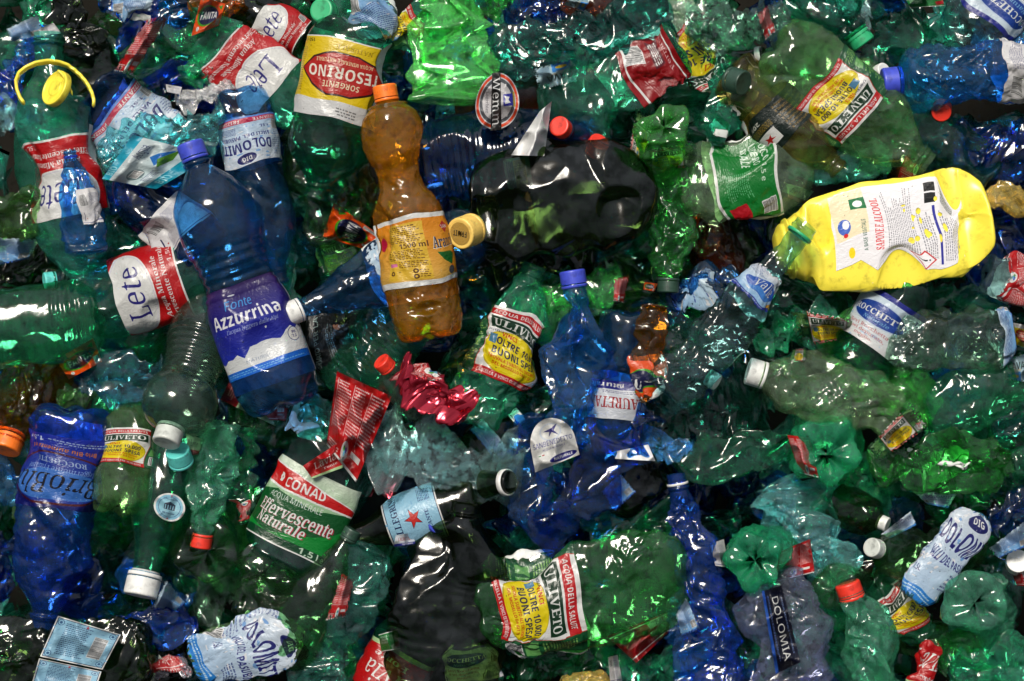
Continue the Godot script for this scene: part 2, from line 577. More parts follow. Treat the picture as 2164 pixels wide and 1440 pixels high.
func poly(im: Image, pts: PackedVector2Array, c: Color):
	var lo := 1e9
	var hi := -1e9
	for p in pts:
		lo = minf(lo, p.y)
		hi = maxf(hi, p.y)
	for y in range(maxi(0, int(lo)), mini(im.get_height(), int(hi) + 1)):
		var xs := []
		for i in pts.size():
			var a := pts[i]
			var b := pts[(i + 1) % pts.size()]
			if (a.y <= y) != (b.y <= y):
				xs.append(a.x + (y - a.y) / (b.y - a.y) * (b.x - a.x))
		xs.sort()
		for i in range(0, xs.size() - 1, 2):
			im.fill_rect(Rect2i(int(xs[i]), y, int(xs[i + 1]) - int(xs[i]) + 1, 1), c)

func fade(im: Image, y0: int, y1: int, a: Color, b: Color):
	for y in range(y0, y1):
		im.fill_rect(Rect2i(0, y, im.get_width(), 1), a.lerp(b, float(y - y0) / (y1 - y0)))

# a word, centred on (cx, cy), size = height of the type; fit = width to squeeze or stretch it to; turn in quarter turns clockwise
func word(im: Image, s: String, cx: float, cy: float, size: int, c: Color, face := "Droid Sans", bold := true, fit := 0.0, turn := 0, slant := 0.0):
	var key := face + str(bold)
	if not pics.has(key):
		var f := SystemFont.new()
		f.font_names = PackedStringArray([face])
		f.font_weight = 700 if bold else 400
		pics[key] = f
	var rid: RID = pics[key].get_rids()[0]
	var ts := TextServerManager.get_primary_interface()
	var sz := Vector2i(size, 0)
	var wd := 0.0
	var gl := []
	for i in s.length():
		var g := ts.font_get_glyph_index(rid, size, s.unicode_at(i), 0)
		gl.append(g)
		wd += ts.font_get_glyph_advance(rid, size, g).x
	var pad := int(absf(slant) * size) + 2
	var strip := Image.create(int(wd) + pad * 2, int(size * 1.5), false, Image.FORMAT_RGBA8)
	strip.fill(Color(c.r, c.g, c.b, 0.0))
	var pen := float(pad)
	for g in gl:
		ts.font_render_glyph(rid, sz, g)
		var ti := ts.font_get_glyph_texture_idx(rid, sz, g)
		var ur := ts.font_get_glyph_uv_rect(rid, sz, g)
		var of := ts.font_get_glyph_offset(rid, sz, g)
		if ti >= 0 and ur.size.x > 0:
			var at := ts.font_get_texture_image(rid, sz, ti)
			for y in int(ur.size.y):
				for x in int(ur.size.x):
					var al := at.get_pixel(int(ur.position.x) + x, int(ur.position.y) + y).a
					if al > 0.0:
						var yy := int(size * 1.1 + of.y) + y
						var xx := int(pen + of.x + slant * (size - yy)) + x
						if xx >= 0 and yy >= 0 and xx < strip.get_width() and yy < strip.get_height():
							var old := strip.get_pixel(xx, yy).a
							strip.set_pixel(xx, yy, Color(c.r, c.g, c.b, maxf(old, al)))
		pen += ts.font_get_glyph_advance(rid, size, g).x
	if fit > 0.0:
		strip.resize(maxi(2, int(fit)), strip.get_height(), Image.INTERPOLATE_BILINEAR)
	if turn == 1: strip.rotate_90(CLOCKWISE)
	elif turn == 2: strip.rotate_180()
	elif turn == 3: strip.rotate_90(COUNTERCLOCKWISE)
	im.blend_rect(strip, Rect2i(Vector2i.ZERO, strip.get_size()), Vector2i(int(cx - strip.get_width() * 0.5), int(cy - strip.get_height() * 0.5)))

# fine print too small to read
func fine(im: Image, x: float, y: float, w: float, h: float, n: int, c: Color, upright := false):
	var pitch := (w if upright else h) / n
	for i in n:
		var p := 0.0
		var long := (h if upright else w) * (rng.randf_range(0.7, 1.0))
		while p < long:
			var l := rng.randf_range(5, 18)
			if upright:
				im.fill_rect(Rect2i(int(x + i * pitch), int(y + p), maxi(1, int(pitch * 0.5)), int(l)), c)
			else:
				im.fill_rect(Rect2i(int(x + p), int(y + i * pitch), int(l), maxi(1, int(pitch * 0.5))), c)
			p += l + 4.0

func barcode(im: Image, x: float, y: float, w: float, h: float, upright := true):
	box(im, x, y, w, h, Color(0.93, 0.93, 0.93))
	var p := 5.0
	while p < (w if upright else h) - 6.0:
		var l := rng.randi_range(1, 4)
		if upright:
			box(im, x + p, y + 4, l, h - 8, Color(0.05, 0.05, 0.07))
		else:
			box(im, x + 4, y + p, w - 8, l, Color(0.05, 0.05, 0.07))
		p += l + rng.randi_range(2, 4)

func star(im: Image, cx: float, cy: float, r: float, c: Color):
	var p := PackedVector2Array()
	for i in 10:
		var a := -PI / 2 + TAU * i / 10
		var q := r if i % 2 == 0 else r * 0.4
		p.append(Vector2(cx + q * cos(a), cy + q * sin(a)))
	poly(im, p, c)

# scuffs, specks of dirt, and the lost flakes of a torn edge
func wear(im: Image, amount: float, tear := 0.0):
	var w := im.get_width()
	var h := im.get_height()
	for i in int(amount * 60):
		var c := Color(0.16, 0.15, 0.12, rng.randf_range(0.2, 0.7))
		if rng.randf() < 0.4: c = Color(0.9, 0.9, 0.9, rng.randf_range(0.2, 0.7))
		var s := Image.create(rng.randi_range(1, 7), rng.randi_range(1, 5), false, Image.FORMAT_RGBA8)
		s.fill(c)
		im.blend_rect(s, Rect2i(Vector2i.ZERO, s.get_size()), Vector2i(rng.randi_range(0, w), rng.randi_range(0, h)))
	for i in int(amount * 10):
		var x := rng.randf_range(0, w)
		var y := rng.randf_range(0, h)
		var dx := rng.randf_range(-1, 1)
		var dy := rng.randf_range(-1, 1)
		for k in rng.randi_range(20, 90):
			x += dx
			y += dy
			dx += rng.randf_range(-0.2, 0.2)
			dy += rng.randf_range(-0.2, 0.2)
			if x > 0 and y > 0 and x < w and y < h:
				var old := im.get_pixel(int(x), int(y))
				im.set_pixel(int(x), int(y), old.lerp(Color(0.88, 0.88, 0.86, old.a), 0.5))
	if tear > 0.0:
		for y in h:
			for x in w:
				var e := minf(minf(x, w - 1 - x) / w, minf(y, h - 1 - y) / h)
				if e < tear:
					var k := n_fold.get_noise_2d(x * 0.025, y * 0.025 + rng.seed % 97) * 0.6 + n_fold.get_noise_2d(x * 0.09, y * 0.09) * 0.3 + 0.25
					if e < tear * k:
						im.set_pixel(x, y, Color(0.8, 0.8, 0.8, 0.0))

func label_mat(key: String) -> StandardMaterial3D:
	if mats.has("label_" + key):
		return mats["label_" + key]
	var m := StandardMaterial3D.new()
	m.resource_name = "label_" + key
	rng.seed = hash(key)
	var im: Image = print_on(key)
	m.albedo_texture = ImageTexture.create_from_image(im)
	m.transparency = BaseMaterial3D.TRANSPARENCY_ALPHA_SCISSOR
	m.alpha_scissor_threshold = 0.5
	m.albedo_color = Color(0.72, 0.72, 0.72)
	if key == "jug": m.albedo_color = Color(0.92, 0.92, 0.92)
	m.heightmap_enabled = true
	m.heightmap_texture = pics["wrinkle"]
	m.heightmap_scale = 0.035
	m.roughness = 0.33
	m.metallic_specular = 0.45
	m.texture_repeat = false
	m.cull_mode = BaseMaterial3D.CULL_DISABLED
	mats["label_" + key] = m
	return m

const WHITE := Color(0.93, 0.93, 0.92)
const RED := Color(0.78, 0.07, 0.09)
const NAVY := Color(0.07, 0.08, 0.35)
const LEAF := Color(0.04, 0.30, 0.16)
const SUNNY := Color(0.95, 0.86, 0.05)
const SKYB := Color(0.55, 0.78, 0.93)

func mountains(im: Image, y0: float, h: float, c: Color, n := 9):
	var p := PackedVector2Array([Vector2(0, y0 + h)])
	var w := im.get_width()
	for i in n * 2 + 1:
		var k := float(i) / (n * 2)
		p.append(Vector2(k * w, y0 + h * (0.85 - 0.55 * k) + rng.randf_range(-0.22, 0.22) * h * (1.0 if i % 2 else 0.6)))
	p.append(Vector2(w, y0 + h))
	poly(im, p, c)

func snow(im: Image, n: int, c: Color):
	for i in n:
		var x := rng.randf_range(0, im.get_width())
		var y := rng.randf_range(0, im.get_height())
		oval(im, x, y, rng.randf_range(3, 22), rng.randf_range(2, 9), c)

func print_uliveto(im: Image):
	# 768 wide: dark green side panels, white field, yellow oval, red bands
	var w := 768
	box(im, 0, 0, w, 384, LEAF)
	for k in 2:
		var x := 12.0 + k * 574
		box(im, x, 20, 170, 344, Color(0.10, 0.36, 0.20))
		fine(im, x + 14, 40, 140, 150, 12, Color(0.55, 0.75, 0.40))
		box(im, x + 10, 200, 60, 60, Color(0.40, 0.66, 0.36))
		box(im, x + 84, 200, 60, 60, Color(0.40, 0.66, 0.36))
		if k == 1:
			barcode(im, x + 20, 270, 130, 84)
		else:
			fine(im, x + 14, 280, 140, 70, 6, Color(0.55, 0.75, 0.40))
	box(im, 190, 0, 390, 384, WHITE)
	box(im, 190, 18, 390, 44, RED)
	word(im, "ACQUA DELLA SALUTE", 385, 40, 30, WHITE, "Droid Sans", true, 350)
	box(im, 210, 72, 350, 74, Color(0.03, 0.20, 0.10))
	word(im, "ULIVETO", 385, 110, 62, WHITE, "Droid Serif", true, 330)
	oval(im, 385, 252, 192, 108, Color(0.80, 0.72, 0.1))
	oval(im, 385, 250, 186, 102, SUNNY)
	word(im, "OLTRE 10.000", 400, 212, 46, Color(0.10, 0.12, 0.32), "Droid Sans", true, 270)
	word(im, "BUONI SPESA", 400, 258, 46, Color(0.10, 0.12, 0.32), "Droid Sans", true, 290)
	word(im, "TROVALA SUBITO ALL'INTERNO", 390, 290, 22, Color(0.8, 0.25, 0.05), "Droid Sans", true, 280)
	word(im, "DEL MODELLO DA 6X1,5L", 390, 312, 20, Color(0.8, 0.25, 0.05), "Droid Sans", true, 240)
	box(im, 222, 186, 46, 46, Color(0.30, 0.52, 0.66))
	word(im, "CANCELLA", 250, 166, 18, Color(0.1, 0.1, 0.25))
	word(im, "VINCI", 330, 172, 30, Color(0.8, 0.08, 0.05), "Droid Sans", true, 90)
	box(im, 190, 346, 390, 38, RED)
	word(im, "CANCELLA E VINCI OLTRE 10.000 BUONI", 385, 365, 24, WHITE, "Droid Sans", true, 360)
	box(im, 186, 0, 4, 384, Color(0.75, 0.2, 0.1))
	box(im, 580, 0, 4, 384, Color(0.75, 0.2, 0.1))

func print_lete(im: Image, side: bool):
	# red, with a white oval over the upper half; the side shows tables
	box(im, 0, 0, 512, 384, RED)
	if side:
		for k in 3:
			box(im, 24 + k * 160, 24, 6, 250, Color(0.93, 0.8, 0.8))
			fine(im, 38 + k * 160, 30, 130, 236, 16, Color(0.95, 0.84, 0.84))
		oval(im, 250, 326, 46, 46, WHITE)
		oval(im, 238, 318, 14, 14, Color(0.3, 0.6, 0.3))
		oval(im, 264, 318, 14, 14, Color(0.25, 0.4, 0.75))
		oval(im, 250, 338, 14, 14, Color(0.4, 0.65, 0.75))
		box(im, 330, 300, 130, 26, WHITE)
		fine(im, 20, 330, 150, 40, 3, WHITE)
	else:
		oval(im, 256, 78, 206, 140, WHITE)
		oval(im, 256, 78, 197, 132, Color(0.86, 0.84, 0.90))
		oval(im, 256, 78, 192, 128, WHITE)
		word(im, "Lete", 256, 100, 150, Color(0.16, 0.14, 0.50), "Droid Serif", false, 300, 0, 0.25)
		word(im, "Acqua Minerale", 256, 246, 40, WHITE, "Droid Serif", true, 280)
		word(im, "Effervescente Naturale", 256, 294, 42, WHITE, "Droid Serif", true, 380)
		word(im, "1,5L e", 400, 346, 38, Color(0.96, 0.85, 0.85))
		fine(im, 14, 220, 50, 130, 9, Color(0.95, 0.8, 0.8))
		barcode(im, 448, 250, 52, 70)
	box(im, 0, 372, 512, 12, WHITE)

func print_dolomiti(im: Image, worn: bool):
	fade(im, 0, 384, Color(0.86, 0.90, 0.95), Color(0.70, 0.82, 0.94))
	snow(im, 40, Color(0.93, 0.94, 0.96))
	snow(im, 26, Color(0.50, 0.68, 0.90))
	snow(im, 20, Color(0.92, 0.93, 0.96))
	word(im, "DOLOMITI", 290, 132, 104, Color(0.10, 0.11, 0.45), "Droid Sans", true, 380)
	word(im, "VALLI DEL PASUBIO", 290, 206, 40, Color(0.12, 0.13, 0.48), "Droid Sans", true, 340)
	oval(im, 300, 40, 62, 34, Color(0.10, 0.12, 0.40))
	word(im, "DIG", 300, 40, 38, WHITE)
	fine(im, 330, 240, 150, 60, 5, Color(0.35, 0.42, 0.62))
	fine(im, 12, 40, 80, 220, 16, Color(0.45, 0.50, 0.68))
	barcode(im, 16, 236, 86, 80)
	word(im, "1.5L", 160, 270, 34, Color(0.2, 0.22, 0.5))
	if worn:
		box(im, 0, 330, 512, 54, Color(0.13, 0.52, 0.86))
		fine(im, 0, 340, 500, 30, 2, Color(0.75, 0.87, 0.95))
	else:
		box(im, 0, 322, 512, 44, Color(0.78, 0.07, 0.30))
		word(im, "FRIZZANTE", 130, 344, 38, WHITE, "Droid Sans", true, 190)
		word(im, "FRIZZANTE", 390, 344, 38, WHITE, "Droid Sans", true, 190)
		box(im, 0, 366, 512, 18, Color(0.35, 0.55, 0.86))

func print_rocchetta(im: Image):
	fade(im, 0, 384, Color(0.80, 0.88, 0.95), Color(0.93, 0.93, 0.93))
	snow(im, 30, Color(0.72, 0.83, 0.93))
	box(im, 0, 0, 512, 34, Color(0.12, 0.16, 0.55))
	word(im, "1,5L", 430, 66, 40, Color(0.15, 0.25, 0.6))
	oval(im, 200, 150, 170, 84, Color(0.75, 0.82, 0.92))
	oval(im, 200, 150, 160, 76, Color(0.10, 0.26, 0.62))
	word(im, "ROCCHETTA", 200, 146, 58, WHITE, "Droid Serif", true, 330)
	word(im, "Naturale", 200, 196, 34, SKYB, "Droid Serif", false, 0, 0, 0.2)
	word(im, "Bevi Rocchetta", 180, 262, 36, Color(0.72, 0.2, 0.2), "Droid Serif", false, 240)
	word(im, "e sei depurato,", 180, 302, 34, Color(0.72, 0.2, 0.2), "Droid Serif", false, 220)
	word(im, "meglio.", 180, 340, 34, Color(0.72, 0.2, 0.2), "Droid Serif", false, 110)
	barcode(im, 390, 110, 100, 110)
	fine(im, 350, 240, 150, 120, 11, Color(0.35, 0.42, 0.62))

func print_pellegrino(im: Image, back: bool):
	box(im, 0, 0, 512, 384, WHITE)
	box(im, 10, 10, 492, 364, Color(0.08, 0.12, 0.30))
	box(im, 16, 16, 480, 352, Color(0.62, 0.82, 0.93))
	snow(im, 26, Color(0.55, 0.76, 0.90))
	if back:
		for p in [[46, 46], [466, 46], [46, 338], [466, 338]]:
			oval(im, p[0], p[1], 28, 28, Color(0.25, 0.40, 0.58))
			oval(im, p[0], p[1], 22, 22, Color(0.62, 0.82, 0.93))
			oval(im, p[0], p[1], 12, 12, Color(0.25, 0.40, 0.58))
		fine(im, 92, 40, 230, 300, 17, Color(0.20, 0.30, 0.48))
		barcode(im, 340, 90, 110, 210, false)
		star(im, 256, 30, 16, Color(0.75, 0.1, 0.15))
	else:
		word(im, "S.PELLEGRINO", 270, 78, 62, Color(0.08, 0.12, 0.32), "Droid Serif", true, 420)
		star(im, 256, 190, 62, Color(0.05, 0.05, 0.2))
		star(im, 256, 190, 56, Color(0.82, 0.14, 0.10))
		word(im, "FRIZZANTE", 190, 288, 34, Color(0.12, 0.18, 0.42), "Droid Serif", true, 200)
		word(im, "75cl e", 90, 338, 46, Color(0.10, 0.14, 0.36), "Droid Sans", true, 110)
		fine(im, 340, 250, 130, 90, 8, Color(0.2, 0.3, 0.5))

func print_on(key: String) -> Image:
	var im := canvas(512, 384, WHITE)
	match key:
		"azzurrina":
			fade(im, 0, 120, Color(0.20, 0.10, 0.36), Color(0.14, 0.12, 0.52))
			fade(im, 120, 384, Color(0.14, 0.12, 0.52), Color(0.10, 0.22, 0.78))
			mountains(im, 190, 130, Color(0.90, 0.91, 0.92))
			box(im, 0, 300, 512, 84, Color(0.90, 0.91, 0.92))
			snow(im, 10, Color(0.86, 0.88, 0.92))
			box(im, 0, 150, 512, 30, Color(0.13, 0.16, 0.62))
			word(im, "Fonte", 240, 72, 50, Color(0.25, 0.62, 0.90), "Droid Sans", false)
			word(im, "Azzurrina", 256, 126, 74, Color(0.96, 0.96, 0.97), "Droid Sans", true, 330, 0, 0.08)
			word(im, "l'acqua leggera dalle Alpi", 270, 172, 22, Color(0.75, 0.80, 0.92), "Droid Serif", false, 240, 0, 0.3)
			oval(im, 436, 262, 34, 34, Color(0.15, 0.2, 0.5))
			oval(im, 436, 262, 31, 31, WHITE)
			word(im, "PH", 436, 254, 20, Color(0.2, 0.2, 0.5))
			word(im, "7,2", 436, 274, 18, Color(0.2, 0.2, 0.5))
			word(im, "NATURALE", 256, 318, 22, Color(0.6, 0.64, 0.72), "Droid Sans", false, 120)
			box(im, 0, 344, 512, 40, Color(0.08, 0.42, 0.86))
			fine(im, 70, 356, 400, 22, 2, Color(0.45, 0.72, 0.95))
		"tesorino":
			box(im, 0, 0, 512, 384, Color(0.93, 0.80, 0.02))
			box(im, 0, 0, 512, 74, Color(0.88, 0.88, 0.88))
			fine(im, 170, 14, 90, 40, 3, Color(0.5, 0.5, 0.5))
			poly(im, PackedVector2Array([Vector2(70, 200), Vector2(130, 130), Vector2(210, 96), Vector2(302, 96), Vector2(382, 130), Vector2(442, 200), Vector2(382, 268), Vector2(302, 302), Vector2(210, 302), Vector2(130, 268)]), Color(0.20, 0.05, 0.02))
			poly(im, PackedVector2Array([Vector2(78, 200), Vector2(134, 138), Vector2(212, 104), Vector2(300, 104), Vector2(378, 138), Vector2(434, 200), Vector2(378, 260), Vector2(300, 294), Vector2(212, 294), Vector2(134, 260)]), Color(0.74, 0.10, 0.05))
			word(im, "SORGENTE", 256, 146, 34, Color(0.95, 0.90, 0.75), "Droid Sans", true, 150)
			word(im, "TESORINO", 256, 200, 74, Color(0.96, 0.94, 0.88), "Droid Sans", true, 300)
			word(im, "ACQUA MINERALE NATURALE", 256, 256, 26, Color(0.95, 0.88, 0.7), "Droid Sans", true, 230)
			word(im, "NATURALE", 230, 332, 34, Color(0.62, 0.52, 0.04), "Droid Serif", false, 150)
			fine(im, 440, 96, 66, 220, 20, Color(0.60, 0.50, 0.04))
			word(im, "150 cl e", 436, 356, 28, Color(0.25, 0.22, 0.05))
			box(im, 0, 376, 512, 8, WHITE)
		"aranciata":
			fade(im, 0, 384, Color(0.93, 0.55, 0.06), Color(0.92, 0.74, 0.36))
			box(im, 110, 34, 200, 310, Color(0.94, 0.76, 0.22))
			fine(im, 120, 44, 180, 90, 9, Color(0.45, 0.30, 0.05))
			word(im, "1500 ml", 252, 150, 38, Color(0.35, 0.20, 0.05))
			fine(im, 120, 172, 180, 60, 6, Color(0.45, 0.30, 0.05))
			box(im, 118, 246, 40, 20, Color(0.92, 0.50, 0.70))
			fine(im, 166, 240, 130, 40, 4, Color(0.45, 0.30, 0.05))
			for p in [[134, 302], [240, 296], [240, 326]]:
				oval(im, p[0], p[1], 13, 13, Color(0.35, 0.2, 0.1))
				oval(im, p[0], p[1], 6, 6, Color(0.94, 0.76, 0.22))
			fine(im, 256, 290, 50, 46, 4, Color(0.45, 0.3, 0.05))
			poly(im, PackedVector2Array([Vector2(390, 70), Vector2(420, 46), Vector2(450, 70), Vector2(420, 104)]), Color(0.72, 0.05, 0.15))
			word(im, "SAN", 420, 74, 22, WHITE)
			word(im, "Aranciata", 424, 150, 84, WHITE, "Droid Serif", true, 184, 0, 0.1)
			word(im, "Aranciata", 424, 150, 78, Color(0.08, 0.12, 0.28), "Droid Serif", true, 176, 0, 0.1)
			oval(im, 480, 280, 70, 80, Color(0.85, 0.42, 0.05))
			oval(im, 480, 280, 58, 66, Color(0.94, 0.62, 0.14))
			poly(im, PackedVector2Array([Vector2(350, 196), Vector2(420, 206), Vector2(440, 226), Vector2(416, 290), Vector2(376, 246)]), Color(0.05, 0.42, 0.16))
			oval(im, 410, 320, 22, 26, Color(0.3, 0.3, 0.33))
			box(im, 0, 0, 512, 22, WHITE)
			box(im, 0, 352, 512, 32, WHITE)
			oval(im, 30, 120, 34, 40, Color(0.8, 0.1, 0.25))
		"uliveto":
			im = canvas(768, 384, LEAF)
			print_uliveto(im)
		"uliveto_torn":
			im = canvas(768, 384, LEAF)
			print_uliveto(im)
			wear(im, 1.5, 0.22)
		"lete":
			print_lete(im, false)
		"lete_side":
			print_lete(im, true)
		"lete_torn":
			print_lete(im, true)
			wear(im, 1.5, 0.2)
		"lete_green":
			box(im, 0, 0, 512, 384, Color(0.62, 0.76, 0.60))
			word(im, "Lete", 256, 150, 170, Color(0.04, 0.10, 0.06), "Droid Serif", false, 330, 0, 0.25)
			box(im, 0, 280, 512, 104, Color(0.45, 0.02, 0.06))
			fine(im, 40, 296, 430, 70, 5, Color(0.8, 0.6, 0.6))
		"red_code":
			box(im, 0, 0, 512, 384, Color(0.60, 0.02, 0.06))
			box(im, 0, 30, 512, 12, WHITE)
			box(im, 0, 330, 512, 12, WHITE)
			barcode(im, 300, 40, 120, 110)
			fine(im, 40, 90, 190, 160, 14, Color(0.85, 0.65, 0.65))
			box(im, 270, 190, 160, 70, Color(0.40, 0.10, 0.16))
			fine(im, 280, 200, 140, 50, 4, WHITE)
			word(im, "Ferrarelle", 330, 292, 46, Color(0.9, 0.75, 0.75), "Droid Serif", false)
		"dolomiti":
			print_dolomiti(im, false)
		"dolomiti_worn":
			print_dolomiti(im, true)
			wear(im, 4.0, 0.06)
		"conad":
			fade(im, 0, 384, Color(0.82, 0.88, 0.80), Color(0.30, 0.62, 0.28))
			poly(im, PackedVector2Array([Vector2(0, 150), Vector2(120, 120), Vector2(300, 150), Vector2(512, 110), Vector2(512, 384), Vector2(0, 384)]), Color(0.02, 0.34, 0.14))
			poly(im, PackedVector2Array([Vector2(0, 290), Vector2(160, 330), Vector2(330, 260), Vector2(512, 170), Vector2(512, 330), Vector2(300, 384), Vector2(0, 384)]), Color(0.04, 0.55, 0.20))
			poly(im, PackedVector2Array([Vector2(0, 20), Vector2(180, 34), Vector2(512, 96), Vector2(512, 128), Vector2(300, 122), Vector2(0, 110)]), WHITE)
			poly(im, PackedVector2Array([Vector2(0, 26), Vector2(180, 40), Vector2(505, 100), Vector2(500, 120), Vector2(300, 114), Vector2(0, 102)]), Color(0.80, 0.06, 0.06))
			for k in 6:
				oval(im, 92 + 12 * cos(k * TAU / 6), 72 + 12 * sin(k * TAU / 6), 8, 8, WHITE)
			word(im, "CONAD", 236, 82, 54, WHITE, "Droid Sans", true, 190)
			word(im, "ACQUA MINERALE", 220, 146, 32, Color(0.9, 0.92, 0.9), "Droid Sans", false, 240)
			word(im, "Effervescente", 236, 208, 80, Color(0.72, 0.10, 0.22), "Droid Serif", true, 388, 0, 0.2)
			word(im, "Effervescente", 234, 206, 80, WHITE, "Droid Serif", true, 376, 0, 0.2)
			word(im, "Naturale", 196, 270, 78, Color(0.72, 0.10, 0.22), "Droid Serif", true, 246, 0, 0.2)
			word(im, "Naturale", 194, 268, 78, WHITE, "Droid Serif", true, 238, 0, 0.2)
			box(im, 0, 330, 512, 54, Color(0.02, 0.26, 0.14))
			word(im, "1,5 l e", 370, 352, 50, Color(0.8, 0.9, 0.8))
			box(im, 0, 376, 512, 8, WHITE)
		"fanta":
			box(im, 0, 0, 512, 384, Color(0.93, 0.32, 0.02))
			oval(im, 230, 190, 200, 130, Color(0.30, 0.62, 0.12))
			oval(im, 250, 190, 190, 112, Color(0.06, 0.08, 0.28))
			word(im, "FANTA", 250, 190, 130, WHITE, "Droid Sans", true, 330)
			poly(im, PackedVector2Array([Vector2(400, 60), Vector2(480, 30), Vector2(470, 110)]), Color(0.2, 0.55, 0.1))
			oval(im, 90, 330, 26, 26, WHITE)
			word(im, "1", 90, 330, 40, NAVY)
			barcode(im, 420, 250, 70, 110)
		"pellegrino":
			print_pellegrino(im, false)
		"pellegrino_back":
			print_pellegrino(im, true)
		"neck_oval":
			im = canvas(256, 320, Color(1, 1, 1, 0))
			oval(im, 128, 160, 124, 154, WHITE)
			oval(im, 128, 160, 108, 138, Color(0.55, 0.78, 0.88))
			oval(im, 128, 160, 88, 112, Color(0.2, 0.3, 0.5))
			oval(im, 128, 160, 84, 108, Color(0.60, 0.82, 0.90))
			box(im, 84, 130, 88, 60, Color(0.16, 0.2, 0.3))
			for k in 4:
				box(im, 92 + k * 20, 138, 8, 46, Color(0.60, 0.82, 0.90))
			poly(im, PackedVector2Array([Vector2(80, 130), Vector2(128, 100), Vector2(176, 130)]), Color(0.16, 0.2, 0.3))
			word(im, "S.PELLEGRINO", 128, 74, 20, Color(0.15, 0.2, 0.4), "Droid Serif", true, 110)
			word(im, "MILANO 1899", 128, 230, 20, Color(0.15, 0.2, 0.4), "Droid Serif", true, 100)
			star(im, 128, 34, 12, Color(0.7, 0.1, 0.15))
			star(im, 128, 288, 12, Color(0.7, 0.1, 0.15))
		"collar":
			im = canvas(512, 128, WHITE)
			box(im, 0, 12, 512, 104, Color(0.72, 0.86, 0.92))
			for k in 4:
				word(im, "S.PELLEGRINO S.PELLEGRINO", 256, 26 + k * 26, 22, Color(0.2, 0.36, 0.6), "Droid Serif", true, 480)
		"brioblu":
			fade(im, 0, 384, Color(0.05, 0.08, 0.42), Color(0.06, 0.16, 0.66))
			oval(im, 256, 140, 216, 128, Color(0.32, 0.06, 0.08))
			oval(im, 256, 140, 204, 118, Color(0.08, 0.20, 0.60))
			oval(im, 256, 106, 180, 70, Color(0.22, 0.44, 0.78))
			word(im, "BrioBlu", 256, 110, 120, Color(0.02, 0.03, 0.12), "Droid Serif", false, 380, 0, 0.3)
			word(im, "Leggermente Frizzante", 256, 178, 32, Color(0.55, 0.68, 0.9), "Droid Serif", false, 270, 0, 0.2)
			word(im, "ROCCHETTA", 256, 220, 36, Color(0.62, 0.70, 0.85), "Droid Serif", true, 180)
			word(im, "Brio Blu aumenta feel", 256, 290, 36, Color(0.78, 0.42, 0.16), "Droid Sans", true, 300, 0, 0.2)
			word(im, "1,5L e", 380, 344, 44, Color(0.78, 0.82, 0.92))
			fine(im, 80, 330, 230, 30, 2, Color(0.6, 0.68, 0.85))
			box(im, 0, 0, 40, 260, Color(0.22, 0.40, 0.75))
			fine(im, 4, 20, 32, 200, 14, Color(0.05, 0.1, 0.3))
			box(im, 4, 240, 36, 60, Color(0.4, 0.55, 0.75))
			for i in 120:
				box(im, rng.randf_range(0, 510), rng.randf_range(0, 380), 3, 3, Color(0.6, 0.72, 0.92))
		"sanbenedetto":
			im = canvas(384, 384, Color(1, 1, 1, 0))
			oval(im, 192, 210, 180, 200, WHITE)
			box(im, 12, 210, 360, 174, WHITE)
			oval(im, 192, 120, 90, 70, Color(0.85, 0.88, 0.93))
			oval(im, 192, 120, 76, 58, WHITE)
			poly(im, PackedVector2Array([Vector2(130, 110), Vector2(196, 96), Vector2(256, 66), Vector2(220, 116), Vector2(250, 160), Vector2(200, 124), Vector2(170, 160), Vector2(182, 120)]), Color(0.16, 0.14, 0.5))
			word(im, "SANBENEDETTO", 192, 206, 54, Color(0.14, 0.14, 0.52), "Droid Sans", false, 330)
			word(im, "ACQUA MINERALE", 192, 250, 24, Color(0.3, 0.3, 0.55), "Droid Sans", false, 190)
			oval(im, 250, 344, 110, 30, Color(0.10, 0.10, 0.48))
			word(im, "NATURALE", 250, 344, 30, WHITE)
			box(im, 60, 280, 20, 8, Color(0.1, 0.5, 0.2))
			box(im, 88, 280, 20, 8, Color(0.7, 0.1, 0.1))
		"lauretana":
			box(im, 0, 0, 512, 384, Color(0.86, 0.88, 0.92))
			word(im, "LAURETANA", 290, 170, 150, Color(0.66, 0.06, 0.10), "Droid Serif", true, 410)
			fine(im, 30, 262, 430, 30, 2, Color(0.3, 0.3, 0.5))
			box(im, 0, 300, 512, 84, Color(0.10, 0.12, 0.52))
			word(im, "naturale", 330, 340, 62, WHITE)
			oval(im, 70, 230, 50, 28, Color(0.2, 0.5, 0.3))
			oval(im, 70, 230, 40, 20, WHITE)
			word(im, "pH 5,80", 70, 230, 20, NAVY)
			box(im, 430, 60, 82, 150, Color(0.16, 0.16, 0.50))
			fine(im, 436, 70, 70, 130, 9, WHITE)
		"rocchetta":
			print_rocchetta(im)
		"dolomia":
			box(im, 0, 0, 512, 384, Color(0.05, 0.06, 0.16))
			word(im, "DOLOMIA", 256, 170, 150, WHITE, "Droid Sans", false, 420)
			fine(im, 40, 280, 430, 30, 2, Color(0.4, 0.5, 0.75))
			word(im, "ACQUA MINERALE NATURALE", 256, 60, 30, Color(0.55, 0.65, 0.85), "Droid Sans", false, 380)
			box(im, 0, 336, 512, 48, Color(0.16, 0.36, 0.75))
